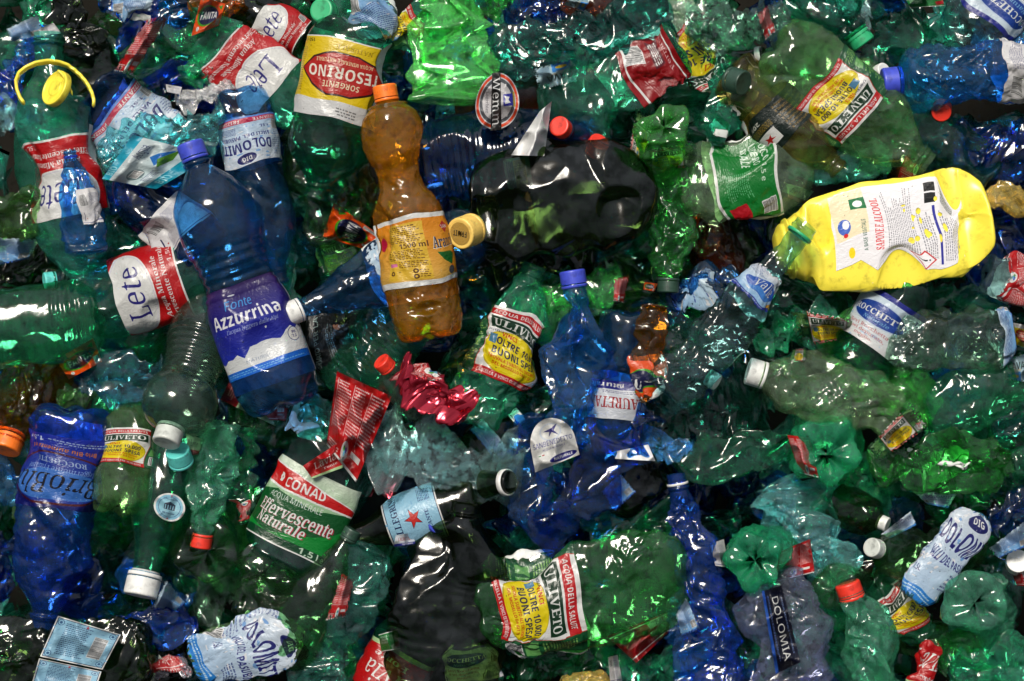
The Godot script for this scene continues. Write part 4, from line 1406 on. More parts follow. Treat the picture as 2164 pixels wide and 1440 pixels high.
	flap(t, "uliveto_torn", [Vector2(1350, 320), Vector2(1470, 300), Vector2(1478, 352), Vector2(1345, 362)], 0.10, 0.016)
	pb("teal ribbed piece of bottle left of the golden one", "emerald", 1545, 130, 1520, 310, 120, 0.085, {"prof": "crushed", "cr": 0.7, "flat": 0.5, "ribs": [[0.2, 0.8, 12, 0.02]], "labels": [["label_back", 0.3, 0.9, 180, 120]]})
	pb("clear green bottle wrapped in a yellow-green label, top right of the barcode sticker", "pale", 1400, -20, 1520, 200, 130, 0.06, {"prof": "crushed", "cr": 0.5, "flat": 0.6, "labels": [["uliveto", 0.38, 0.92, 4, 250]]})
	t = pb("pale teal bottle crumpled like foil at the top edge", "pale_teal", 1450, 60, 1660, 55, 150, 0.09, {"prof": "crushed", "cr": 1.0, "flat": 0.6, "cf": 1.5})
	flap(t, "lete_torn", [Vector2(1600, 30), Vector2(1622, 10), Vector2(1640, 66), Vector2(1618, 84)], 0.13, 0.01)
	pb("dark green bottle whose capped neck ends beside a small white ring", "deep", 1480, 130, 1590, 152, 90, 0.05, {"cr": 0.3, "flat": 0.9, "cap": "cap_dark"})
	loose_ring("small white band on a dark neck, left of the big diagonal label", "cap_white", 1604, 116, 17, 0.06, Vector3(1, 0.15, 0.4))
	pb("clear green bottle with a bright green and white label, left of the jug", "pale", 1430, 400, 1720, 350, 185, 0.08, {"prof": "crushed", "cr": 0.32, "flat": 0.6, "cf": 0.9, "labels": [["green_white", 0.28, 0.74, -6, 170]]})
	pb("big black-green bottle folded into thick rolls, in the middle of the upper half", "dark", 985, 430, 1400, 420, 232, 0.11, {"prof": "crushed", "cr": 0.42, "flat": 0.65, "cf": 0.75, "facet": 0.3, "dents": 0, "fine": 0.06, "crinkle": 0.0, "seed": 12, "twist": 0.0, "dent_at": [[0.12, 15, 0.34, 2.0, 2.6], [0.26, 20, 0.22, 4.0, 0.9], [0.78, 18, 0.30, 1.6, 2.2]]})
	pb("green bottle standing on its dark cap below the torn-label base", "bright", 1425, 345, 1412, 612, 125, 0.075, {"cr": 0.6, "flat": 0.7, "cf": 1.3, "cap": "cap_dark"})
	loose("torn_label", "sliver of orange label right of the bottle on its dark cap", "label", "fanta", [Vector2(1452, 462), Vector2(1482, 448), Vector2(1470, 500), Vector2(1446, 512)], 0.06, 0.01)
	pb("dark brown bottle in the shade left of the green open neck", "brown", 1490, 440, 1540, 640, 120, 0.0, {"cr": 0.3, "flat": 0.9})
	loose_cap("yellow cap with dark letters beside the orangeade label", "cap_yellow", 972, 494, 32, 0.165, Vector3(-0.55, -0.25, 0.8), "cap_fruit")

func upper_right():
	pb("golden brown bottle with a dark label and gold print, behind the diagonal label", "gold", 1535, 150, 1775, 360, 145, 0.075, {"cr": 0.15, "flat": 0.9, "labels": [["gold_dark", 0.34, 0.62, 0, 175]]})
	pb("big green bottle with a diagonal yellow and green label, upper right", "moss", 1622, 95, 1960, 350, 200, 0.085, {"cr": 0.3, "flat": 0.9, "facet": 0.2, "petals": 0.3, "labels": [["uliveto", 0.30, 0.60, 12, 215]]})
	pb("long smooth green bottle with a round end above the jug", "green", 2085, 392, 1820, 170, 150, 0.065, {"cr": 0.3, "flat": 0.85, "facet": 0.2})
	pb("blue bottle with a blue cap pointing left, upper right", "blue", 2280, 130, 1874, 174, 165, 0.10, {"cr": 0.4, "flat": 0.9, "facet": 0.25, "crinkle": 0.3, "cap": "cap_blue", "prof": "globe", "cf": 1.3, "labels": [["white_code", 0.2, 0.42, 0, 170]]})
	pb("green bottle with a white cap hidden behind the blue cap", "moss", 1780, 190, 1866, 150, 100, 0.045, {"cr": 0.3, "flat": 0.9, "cap": "cap_white", "dz": 0.06})
	pb("crumpled blue bottle at the right edge above the golden lump", "blue", 2010, 290, 2220, 310, 180, 0.075, {"prof": "crushed", "cr": 0.9, "flat": 0.6, "cf": 1.5, "ribs": [[0.3, 0.9, 7, 0.03]]})
	pb("golden clear lump of a bottle at the right edge beside the jug", "gold", 2060, 420, 2230, 430, 110, 0.085, {"prof": "crushed", "cr": 0.6, "flat": 0.7})
	pb("long pale teal bottle bent down from its open green neck, left of the jug", "pale_teal", 1405, 838, 1706, 474, 128, 0.15, {"prof": "glass", "cr": 0.4, "flat": 0.7, "bend": 0.1, "facet": 0.35, "ring": "cap_green", "labels": [["valle", 0.58, 0.74, 2, 190]]})
	pb("blue and white striped bottle crushed behind the bent teal one", "azure", 1400, 620, 1560, 590, 130, 0.06, {"prof": "crushed", "cr": 0.7, "flat": 0.6, "labels": [["blue_snow", 0.05, 0.7, 0, 190]]})
	pb("dark green bottle at the top edge whose dark green cap points down right", "deep", 1690, -90, 1822, 88, 160, 0.06, {"cr": 0.5, "flat": 0.8, "cap": "cap_green"})
	pb("crinkled green bottle below the top right corner, left of the capped blue one", "green", 1830, 150, 1960, 40, 150, 0.055, {"prof": "crushed", "cr": 1.0, "flat": 0.6})
	loose("torn_label", "green and white label scrap at the top edge, right half", "label", "green_white", [Vector2(1915, 0), Vector2(1990, -14), Vector2(1996, 12), Vector2(1925, 16)], 0.09, 0.01)
	pb("clear bottle with a white label and blue oval in the top right corner", "pale_teal", 2170, -90, 2010, 130, 170, 0.06, {"cr": 0.3, "flat": 0.7, "labels": [["rocchetta", 0.2, 0.62, 0, 185]]})
	pb("smooth teal bottle lying just above the jug's left half", "teal", 1660, 350, 1890, 330, 100, 0.07, {"prof": "crushed", "cr": 0.4, "flat": 0.7})
	pb("brown-red bottle with a red and white label peeping over the jug", "brown", 1990, 380, 1860, 330, 90, 0.05, {"cr": 0.3, "flat": 0.8, "labels": [["lete_side", 0.4, 0.7, 0, 150]]})
	pb("dark blue bottle at the right edge under the golden lump", "navy", 2080, 500, 2230, 520, 110, 0.04, {"prof": "crushed", "cr": 0.8, "flat": 0.7})
	loose("torn_label", "black and white label scrap wedged above the jug's left corner", "label", "lete_green", [Vector2(1660, 385), Vector2(1720, 405), Vector2(1700, 430), Vector2(1650, 412)], 0.05, 0.014)
	pb("crumpled pale green bottle at the top edge, left of the dark green cap", "pale_teal", 1720, 10, 1830, 20, 130, 0.05, {"prof": "crushed", "cr": 0.9, "flat": 0.6})
	pb("dark green bottle crushed in the gap below the white label with a blue oval", "deep", 1950, 130, 2110, 60, 120, 0.03, {"prof": "crushed", "cr": 0.9, "flat": 0.7})
	pb("crumpled clear blue bottle behind the capped blue one at the right edge", "azure", 2050, 90, 2220, 90, 110, 0.06, {"prof": "crushed", "cr": 1.0, "flat": 0.6})

func middle_left():
	pb("big smooth green bottle lying at the left edge", "green", 222, 668, -260, 730, 165, 0.10, {"prof": "crushed", "cr": 0.10, "flat": 0.95, "facet": 0.1, "ribs": [[0.04, 0.2, 4, 0.02]]})
	pb("green bottle lying with a white oval on red, left of the tall blue bottle", "teal", 470, 560, 118, 672, 172, 0.075, {"cr": 0.14, "flat": 0.95, "facet": 0.1, "labels": [["lete", 0.22, 0.62, -8, 190]]})
	pb("dark green bottle with an aqua cap at its left end", "deep", 330, 570, 98, 594, 110, 0.05, {"prof": "water", "cr": 0.5, "flat": 0.8, "cap": "cap_aqua", "dz": 0.05})
	var t := pb("large amber bottle with an orange cap in the shade at the left edge", "amber", 90, 730, 12, 945, 190, 0.05, {"cr": 0.5, "flat": 0.8, "cap": "cap_orange", "dz": 0.06})
	flap(t, "fanta", [Vector2(118, 760), Vector2(196, 715), Vector2(215, 765), Vector2(145, 802)], 0.10, 0.016)
	pb("aqua bottle crushed flat with wide pale folds, above the globe-shaped one", "aqua", 360, 790, 178, 810, 185, 0.085, {"prof": "crushed", "cr": 0.7, "flat": 0.45, "cf": 0.9, "fine": 0.22})
	pb("green bottle with a globe-shaped shoulder and pale grey cap facing the viewer", "pale", 458, 630, 352, 930, 158, 0.11, {"prof": "globe", "cr": 0.06, "flat": 1.0, "facet": 0.0, "fine": 0.22, "dents": 0, "dz": 0.09, "cap": "cap_grey", "ribs": [[0.30, 0.60, 7, 0.03]], "nv": 90, "nu": 120})
	pb("small pale olive bottle crushed under the aqua one", "moss", 120, 850, 240, 810, 80, 0.05, {"prof": "crushed", "cr": 0.8, "flat": 0.7})
	t = pb("bright green bottle with a pale label in dark script, under the tall blue bottle", "bright", 480, 880, 640, 890, 130, 0.04, {"prof": "crushed", "cr": 0.6, "flat": 0.7})
	flap(t, "lete_green", [Vector2(620, 850), Vector2(590, 905), Vector2(465, 845), Vector2(490, 795)], 0.085, 0.012)
	pb("dark red wrapped bottle at the left edge beside the aqua cap", "brown", -40, 610, 40, 640, 70, 0.04, {"prof": "crushed", "cr": 0.4, "flat": 0.8})
	pb("dark green crumpled bottle right of the tall blue bottle's label", "green", 590, 520, 625, 680, 90, 0.05, {"prof": "crushed", "cr": 0.7, "flat": 0.7})
	pb("near-black bottle lying in the gap under the snowy label and above the aqua cap", "dark", -20, 590, 220, 530, 120, 0.03, {"prof": "crushed", "cr": 0.5, "flat": 0.7})

func middle():
	pb("blue bottle with a cone shoulder and a whitish cap, reaching under the orangeade bottle", "azure", 1010, 490, 612, 664, 145, 0.11, {"dz": 0.06, "prof": "cone", "cr": 0.3, "facet": 0.12, "flat": 0.95, "cap": "cap_white", "labels": [["blue_snow", 0.28, 0.56, -10, 180]]})
	pb("near-black bottle with faint grey print under the whitish cap", "dark", 810, 690, 610, 730, 160, 0.05, {"prof": "crushed", "cr": 0.4, "flat": 0.8, "labels": [["dark_print", 0.3, 0.8, -20, 120]]})
	pb("green bottle with close ribs, left of the orangeade bottle's foot", "green", 720, 840, 900, 610, 165, 0.055, {"cr": 0.25, "flat": 0.9, "facet": 0.15, "ribs": [[0.1, 0.75, 16, 0.025]]})
	pb("green bottle with a crumpled yellow label and barcode panel, right of the orangeade bottle", "green", 985, 900, 1130, 560, 175, 0.075, {"cr": 0.5, "flat": 0.65, "facet": 0.35, "labels": [["uliveto", 0.30, 0.72, 20, 210]]})
	pb("dark green bottle crushed behind the crumpled yellow label", "deep", 930, 760, 1180, 860, 170, 0.03, {"prof": "crushed", "cr": 0.6, "flat": 0.8})
	pb("deep red foil bottle, crushed and shiny, beside a red cap", "foil_red", 990, 882, 848, 768, 142, 0.155, {"prof": "crushed", "cr": 0.8, "flat": 0.7, "cf": 1.0, "labels": [["lete_torn", 0.55, 0.95, 50, 110]]})
	pb("clear green bottle with a red cap left of the red foil bottle", "pale", 930, 890, 808, 766, 110, 0.115, {"dz": 0.05, "cr": 0.5, "flat": 0.8, "cap": "cap_red"})
	var t := pb("glossy green bottle crushed flat with a hanging red label strip", "jade", 590, 850, 830, 960, 210, 0.085, {"prof": "crushed", "cr": 0.85, "flat": 0.45, "cf": 0.9, "fine": 0.25, "labels": [["label_back", 0.1, 0.6, 185, 120]]})
	flap(t, "lete_side", [Vector2(712, 785), Vector2(828, 838), Vector2(752, 1020), Vector2(690, 940)], 0.135, 0.016)
	flap(t, "via_red", [Vector2(640, 985), Vector2(716, 935), Vector2(735, 985), Vector2(660, 1012)], 0.125, 0.01)
	pb("pale green bottle crinkled like foil, widest in the centre of the heap", "pale_teal", 735, 955, 1085, 1000, 215, 0.10, {"prof": "crushed", "cr": 1.1, "flat": 0.45, "cf": 1.15, "fine": 0.7, "crinkle": 0.7, "facet": 1.0})
	pb("bottle with a green label and red banner in white lettering, below the hanging strip", "green", 590, 1190, 735, 880, 195, 0.085, {"cr": 0.12, "flat": 0.5, "facet": 0.1, "labels": [["conad", 0.10, 0.62, -4, 172]]})
	pb("dark red crushed bottle glinting behind the green label", "foil_red", 700, 1050, 850, 1010, 90, 0.05, {"prof": "crushed", "cr": 0.9, "flat": 0.7, "cf": 1.3})
	pb("dark bottle with a pale blue label bearing a red star", "dark", 1010, 1050, 720, 1145, 120, 0.075, {"prof": "glass", "cr": 0.06, "flat": 1.0, "facet": 0.0, "dents": 0, "labels": [["pellegrino", 0.26, 0.66, 0, 180]]})
	pb("dark blue bottle with a blue cap standing between green bottles, centre right", "blue", 1190, 945, 1210, 580, 165, 0.12, {"cr": 1.0, "flat": 0.55, "facet": 0.7, "cap": "cap_blue", "cf": 0.85, "crinkle": 0.4, "dents": 8, "twist": 0.9, "bend": 0.25})
	pb("upside-down blue bottle with a white label in tall red letters", "azure", 1325, 655, 1288, 1010, 124, 0.09, {"cr": 0.12, "flat": 0.95, "facet": 0.1, "prof": "water", "petals": 0.15, "labels": [["lauretana", 0.42, 0.66, 4, 175]]})
	t = pb("orange bottle with an orange barcode label, right of the red-lettered label", "amber", 1384, 640, 1368, 850, 92, 0.145, {"prof": "crushed", "cr": 0.5, "flat": 0.6, "labels": [["fanta", 0.56, 0.97, 20, 190]]})
	t = pb("blue bottle folded flat with a white domed label and a swallow", "blue", 1130, 870, 1140, 1150, 180, 0.10, {"prof": "crushed", "cr": 0.85, "flat": 0.35, "facet": 0.8, "cf": 0.7, "crinkle": 0.3, "fine": 0.22})
	flap(t, "sanbenedetto", [Vector2(1108, 892), Vector2(1205, 872), Vector2(1228, 960), Vector2(1128, 1000)], 0.168, 0.008)
	t = pb("blue bottle folded lengthwise, pointing down left from the swallow label", "blue", 1390, 868, 1122, 1150, 185, 0.115, {"prof": "crushed", "cr": 0.9, "crinkle": 0.25, "facet": 0.9, "flat": 0.35, "fine": 0.2, "cf": 0.8})
	t = pb("crushed blue bottle with a torn white scrap right of the swallow label", "azure", 1250, 930, 1470, 950, 120, 0.085, {"prof": "crushed", "cr": 0.7, "flat": 0.5})
	flap(t, "paper", [Vector2(1298, 955), Vector2(1370, 940), Vector2(1385, 975), Vector2(1300, 970)], 0.13, 0.012)
	t = pb("dark bottle with a pale printed tab below the torn white scrap", "dark", 1400, 960, 1290, 1080, 110, 0.055, {"prof": "crushed", "cr": 0.3, "flat": 0.8})
	flap(t, "blue_snow", [Vector2(1270, 1040), Vector2(1310, 1000), Vector2(1345, 1040), Vector2(1300, 1080)], 0.10, 0.006)
	pb("dark teal bottle glittering with fine creases, right of the red-lettered label", "deep", 1350, 930, 1610, 850, 165, 0.075, {"prof": "crushed", "cr": 1.1, "flat": 0.5, "cf": 2.0, "fine": 0.6})
	pb("dark green bottle lying with its white cap at the right, centre right", "deep", 1380, 730, 1512, 806, 110, 0.105, {"cr": 0.3, "flat": 0.85, "cap": "cap_white", "dz": 0.03})
	pb("pale green clouded bottle with a white cap at its left end", "pale", 1900, 880, 1588, 786, 175, 0.105, {"cr": 0.45, "flat": 0.8, "facet": 0.3, "cap": "cap_white"})
	pb("large green bottle crushed behind the dark blue one with the blue cap", "bright", 1060, 700, 1320, 580, 180, 0.05, {"prof": "crushed", "cr": 0.7, "flat": 0.6})
	pb("dark green bottle shaped like a leaf, right of the torn white scrap", "deep", 1430, 1000, 1690, 925, 125, 0.09, {"prof": "crushed", "cr": 0.6, "crinkle": 0.1, "cf": 0.7, "flat": 0.35, "fine": 0.22})
	pb("near-black crumpled bottle below the thick rolls of the black-green one", "dark", 1000, 560, 1260, 530, 160, 0.04, {"prof": "crushed", "cr": 0.9, "flat": 0.7})
	t = pb("dark bottle with a white cap and a wet blue label, left of the swallow label", "dark", 960, 1000, 1098, 878, 100, 0.06, {"cr": 0.15, "flat": 0.95, "cap": "cap_white", "labels": [["blue_snow", 0.45, 0.66, -10, 160]]})
	loose_ring("white ring on an empty bottle neck below the dark bottle's white cap", "cap_white", 1070, 1020, 27, 0.12, Vector3(0.75, 0.1, 0.6))
	loose("torn_label", "small white and navy label scrap under the label with a red star", "label", "lauretana", [Vector2(836, 1132), Vector2(872, 1126), Vector2(878, 1150), Vector2(832, 1156)], 0.11, 0.01)
	pb("dark green bottle under the bent teal one, left of the white cap", "green", 1380, 690, 1560, 760, 140, 0.03, {"prof": "crushed", "cr": 0.7, "flat": 0.7})
	pb("green crumpled bottle in the gap below the red-lettered label", "deep", 1220, 1080, 1420, 1130, 150, 0.05, {"prof": "crushed", "cr": 1.0, "flat": 0.6, "cf": 1.5})

func middle_right():
	var t := pb("green bottle with a torn white, green and red label, below the jug's left end", "green", 1625, 690, 1860, 720, 150, 0.07, {"prof": "crushed", "cr": 0.8, "flat": 0.55})
	flap(t, "uliveto_torn", [Vector2(1665, 650), Vector2(1830, 680), Vector2(1815, 712), Vector2(1690, 735)], 0.115, 0.02)
	pb("clear dark bottle with a white label, blue oval and barcode, right below the jug", "deep", 1800, 790, 1960, 540, 150, 0.07, {"cr": 0.12, "flat": 0.9, "facet": 0.1, "labels": [["rocchetta", 0.2, 0.60, 0, 180]]})
	t = pb("pale green bottle dented at its middle, with blue scraps round its right end", "pale", 2145, 700, 1850, 745, 170, 0.09, {"cr": 0.4, "flat": 0.8, "facet": 0.3, "prof": "crushed", "labels": [["blue_snow", 0.02, 0.14, 0, 360]]})
	pb("bright green bottle twisted in wide folds under the blue-oval label", "lime", 1760, 670, 1960, 900, 170, 0.075, {"prof": "crushed", "cr": 0.7, "flat": 0.5, "cf": 0.9, "fine": 0.25})
	pb("smooth dark green bottle at the right, below the dented pale one", "green", 1950, 880, 2200, 800, 150, 0.08, {"prof": "crushed", "cr": 0.35, "flat": 0.6})
	loose("torn_label", "yellow label scrap at the right edge", "label", "tesorino", [Vector2(2130, 680), Vector2(2180, 690), Vector2(2180, 740), Vector2(2150, 730)], 0.10, 0.014)
	loose("torn_label", "curled label in black, white and yellow at the right edge under the yellow scrap", "label", "cava", [Vector2(2122, 760), Vector2(2180, 745), Vector2(2180, 810), Vector2(2128, 802)], 0.10, 0.02)
	pb("ribbed grey-green bottle with a crumpled red label at the right edge", "pale_teal", 2080, 570, 2280, 620, 130, 0.06, {"cr": 0.4, "flat": 0.7, "ribs": [[0.02, 0.16, 4, 0.03]], "labels": [["lete_torn", 0.16, 0.6, 0, 180]]})
	t = pb("teal bottle showing its five-lobed base to the viewer, right of the leaf-shaped one", "emerald", 1748, 962, 1725, 925, 172, 0.03, {"cr": 0.5, "cf": 1.2, "flat": 1.0, "dz": -0.2, "petals": 0.24, "facet": 0.2})
	flap(t, "lete_side", [Vector2(1664, 920), Vector2(1712, 925), Vector2(1730, 1010), Vector2(1690, 1000)], 0.13, 0.012)
	t = pb("bright green bottle crushed lengthwise with a torn label at its left end", "lime", 1830, 965, 2140, 985, 150, 0.10, {"prof": "crushed", "cr": 0.8, "flat": 0.5, "cf": 1.2, "fine": 0.3, "labels": [["label_back", 0.3, 0.75, 175, 120]]})
	flap(t, "uliveto_torn", [Vector2(1835, 945), Vector2(1925, 850), Vector2(1965, 900), Vector2(1860, 975)], 0.14, 0.014)
	pb("green bottle seen by its round green end at the right edge", "green", 2135, 985, 2230, 960, 80, 0.085, {"cr": 0.2, "flat": 0.9, "cap": "cap_green"})
	loose("torn_label", "blue and white label scrap behind the lengthwise crushed bright green bottle", "label", "blue_snow", [Vector2(1955, 900), Vector2(2050, 960), Vector2(2020, 980), Vector2(1950, 930)], 0.07, 0.012)
	loose("torn_label", "white label scrap with a blue edge under the lengthwise crushed bright green bottle", "label", "dolomiti_worn", [Vector2(1930, 1040), Vector2(2025, 1040), Vector2(2005, 1075), Vector2(1960, 1066)], 0.08, 0.01)
	pb("small teal bottle at the right edge below the smooth dark green one", "teal", 2100, 920, 2200, 870, 80, 0.09, {"prof": "crushed", "cr": 0.5, "flat": 0.7})
	pb("dark green bottle in the shade right below the jug", "deep", 1950, 620, 2120, 660, 130, 0.03, {"prof": "crushed", "cr": 0.7, "flat": 0.7})
	pb("dark bottle in the shade below the jug's left end", "deep", 1560, 640, 1760, 620, 130, 0.02, {"prof": "crushed", "cr": 0.7, "flat": 0.7})
	pb("dark blue bottle showing through the folds left of the clouded white-capped one", "navy", 1700, 730, 1810, 790, 100, 0.03, {"prof": "crushed", "cr": 0.6, "flat": 0.7})
	pb("green folded film of a bottle left of the torn white, green and red label", "emerald", 1590, 720, 1690, 690, 110, 0.085, {"prof": "crushed", "cr": 0.8, "flat": 0.5})

func lower_left():
	pb("blue bottle upside down with a blue oval label in black script", "navy", 152, 855, 92, 1330, 200, 0.085, {"cr": 0.3, "flat": 0.75, "facet": 0.2, "petals": 0.2, "labels": [["brioblu", 0.12, 0.46, 0, 186]]})
	pb("bright blue crumpled bottle at the left edge beside the black-script label", "azure", -40, 960, 60, 1060, 110, 0.05, {"prof": "crushed", "cr": 0.7, "flat": 0.7})
	pb("small green bottle standing on its rounded base, right of the black-script label", "moss", 250, 1085, 288, 830, 128, 0.09, {"cr": 0.15, "flat": 0.95, "facet": 0.1, "dz": -0.05, "petals": 0.35, "labels": [["uliveto", 0.34, 0.66, -10, 240]]})
	loose_cap("aqua cap below the globe-shaped shoulder", "cap_aqua", 374, 952, 25, 0.135, Vector3(-0.15, 0.75, 0.6))
	pb("teal bottle hanging from crumpled folds with a red cap at the bottom", "jade", 470, 890, 424, 1152, 118, 0.105, {"cr": 0.7, "flat": 0.75, "cf": 1.3, "cap": "cap_red"})
	var t := pb("dark glassy green bottle with an oval neck label and a white cap at the bottom", "deep", 385, 880, 298, 1250, 135, 0.085, {"prof": "glass", "cr": 0.05, "flat": 1.0, "facet": 0.0, "dents": 0, "dz": 0.05, "cap": "cap_white", "labels": [["collar", 0.88, 0.955, 0, 360]]})
	flap(t, "neck_oval", [Vector2(330, 1035), Vector2(398, 1050), Vector2(385, 1112), Vector2(318, 1092)], 0.135, 0.006)
	pb("round clear green base behind the red cap", "moss", 440, 1170, 420, 1130, 150, 0.05, {"cr": 0.2, "flat": 1.0, "dz": -0.12, "petals": 0.3})
	pb("dark blue crumpled bottle below the black-script label", "navy", 30, 1120, 190, 1310, 190, 0.06, {"prof": "crushed", "cr": 0.7, "flat": 0.6, "cf": 1.1})
	t = pb("blue bottle with a rumpled snowy label beside the white cap at the bottom left", "blue", 250, 1190, 395, 1280, 120, 0.055, {"prof": "crushed", "cr": 0.6, "flat": 0.6})
	flap(t, "blue_snow", [Vector2(320, 1285), Vector2(350, 1225), Vector2(392, 1275), Vector2(372, 1292)], 0.10, 0.02)
	pb("navy bottle lying below the rumpled snowy label", "navy", 240, 1330, 420, 1320, 110, 0.065, {"prof": "crushed", "cr": 0.5, "flat": 0.6})
	t = pb("dark clear bottle with a pale blue back label in the bottom left corner", "dark", 330, 1390, -140, 1400, 200, 0.09, {"cr": 0.4, "flat": 0.7, "facet": 0.3, "prof": "crushed"})
	flap(t, "pellegrino_back", [Vector2(122, 1302), Vector2(255, 1342), Vector2(216, 1416), Vector2(84, 1388)], 0.138, 0.006)
	flap(t, "pellegrino_back", [Vector2(82, 1392), Vector2(214, 1420), Vector2(196, 1475), Vector2(62, 1460)], 0.136, 0.006)
	t = pb("bottle crushed small in red and silver at the bottom edge", "clear", 285, 1430, 400, 1400, 90, 0.07, {"prof": "crushed", "cr": 0.8, "flat": 0.6, "labels": [["lete_torn", 0.3, 0.95, 10, 200]]})
	t = pb("pale bottle crumpled inside a white label with a blue strip, bottom left", "moss", 400, 1400, 640, 1330, 150, 0.11, {"prof": "crushed", "cr": 0.38, "flat": 0.5, "labels": [["dolomiti_worn", 0.02, 0.92, 0, 200]]})
	pb("olive green bottle with a white cap at the top, crinkled, bottom left", "moss", 535, 1440, 571, 1090, 145, 0.08, {"cr": 0.8, "flat": 0.65, "cap": "cap_white", "cf": 1.3})
	pb("smooth green bottle with a slim shoulder and a dark cap", "moss", 590, 1400, 744, 1124, 132, 0.09, {"prof": "cone", "cr": 0.1, "flat": 0.9, "facet": 0.1, "cap": "cap_dark"})
	pb("clear olive bottle crushed above the white label with a blue strip", "pale", 400, 1280, 540, 1230, 160, 0.045, {"prof": "crushed", "cr": 0.7, "flat": 0.6})
	pb("dark green bottle filling the shade right of the oval neck label", "deep", 380, 1240, 560, 1200, 120, 0.02, {"prof": "crushed", "cr": 0.6, "flat": 0.7})
	pb("green crumpled bottle between the hanging teal one and the green label", "green", 520, 900, 515, 1110, 90, 0.075, {"prof": "crushed", "cr": 0.8, "flat": 0.6, "labels": [["lete_side", 0.72, 0.96, 30, 110]]})
	pb("dark blue bottle along the left edge below the bright blue one", "navy", -60, 1080, 20, 1260, 110, 0.05, {"prof": "crushed", "cr": 0.7, "flat": 0.7})
	pb("near-black bottle crushed at the bottom left between the blue strip and the back label", "dark", 300, 1470, 420, 1330, 110, 0.03, {"prof": "crushed", "cr": 0.7, "flat": 0.7})

func lower_middle():
	pb("large black-green bottle standing crushed with slanting ribs, bottom centre", "dark", 925, 1500, 985, 1060, 255, 0.10, {"cr": 0.4, "crinkle": 0.08, "flat": 0.5, "facet": 0.35, "fine": 0.12, "ribs": [[0.2, 0.7, 10, 0.012]]})
	var t := pb("teal bottle crumpled flat with a torn red patch, left of the large black-green one", "jade", 790, 1150, 640, 1500, 160, 0.095, {"prof": "crushed", "cr": 0.7, "flat": 0.4, "cf": 1.4, "fine": 0.4})
	flap(t, "lete_torn", [Vector2(722, 1212), Vector2(748, 1226), Vector2(730, 1305), Vector2(688, 1312)], 0.135, 0.01)
	pb("green bottle with a red label in white script at the bottom edge", "green", 880, 1330, 760, 1560, 150, 0.075, {"cr": 0.2, "flat": 0.8, "facet": 0.1, "labels": [["via_red", 0.18, 0.62, 0, 180]]})
	pb("green bottle lying with a yellow and red label at its left end, bottom centre", "bright", 1002, 1296, 1462, 1215, 240, 0.10, {"prof": "crushed", "cr": 0.3, "flat": 0.65, "facet": 0.25, "crinkle": 0.35, "twist": 0.0, "petals": 0.2, "cf": 1.1, "nu": 130, "labels": [["uliveto", 0.11, 0.50, 0, 176]]})
	t = pb("dark green bottle crumpled under a dark red label corner", "deep", 1250, 1390, 1440, 1420, 160, 0.05, {"prof": "crushed", "cr": 0.9, "flat": 0.6, "cf": 1.5})
	flap(t, "red_code", [Vector2(1282, 1345), Vector2(1420, 1290), Vector2(1425, 1325), Vector2(1345, 1402)], 0.10, 0.012)
	t = pb("teal bottle with a small white and blue label at the bottom edge", "teal", 1010, 1490, 990, 1350, 120, 0.085, {"prof": "crushed", "cr": 0.3, "flat": 0.7, "labels": [["rocchetta", 0.4, 0.92, 0, 170]]})
	pb("yellowish bottle end at the bottom edge, centre", "gold", 1180, 1450, 1300, 1450, 70, 0.075, {"prof": "crushed", "cr": 0.5, "flat": 0.8})
	pb("long navy bottle with an open white-ringed neck, crumpled towards the bottom", "navy", 1520, 1470, 1428, 1002, 165, 0.10, {"cr": 0.6, "flat": 0.55, "cf": 1.2, "ring": "cap_white", "prof": "cone"})
	t = pb("blue bottle with a folded blue-white wrapper at the bottom, beside the clear one", "blue", 1480, 1460, 1430, 1280, 120, 0.11, {"prof": "crushed", "cr": 0.6, "flat": 0.5})
	flap(t, "blue_snow", [Vector2(1428, 1300), Vector2(1450, 1262), Vector2(1480, 1330), Vector2(1440, 1345)], 0.15, 0.012)
	pb("dark blue bottle crumpled at the bottom edge under the blue and white wrapper", "blue", 1420, 1440, 1600, 1430, 90, 0.085, {"prof": "crushed", "cr": 0.9, "flat": 0.6})
	pb("green crumpled bottle at the bottom edge under the yellow and red label", "green", 1090, 1400, 1260, 1410, 130, 0.045, {"prof": "crushed", "cr": 1.0, "flat": 0.6, "cf": 1.5})
	pb("dark green crumpled bottle right of the white ring, above the lying green one", "deep", 1130, 1110, 1290, 1060, 130, 0.04, {"prof": "crushed", "cr": 0.9, "flat": 0.6, "cf": 1.6})
	pb("navy bottle in the gap left of the swallow label's foot", "navy", 1060, 1130, 1130, 1040, 110, 0.04, {"prof": "crushed", "cr": 0.8, "flat": 0.7})

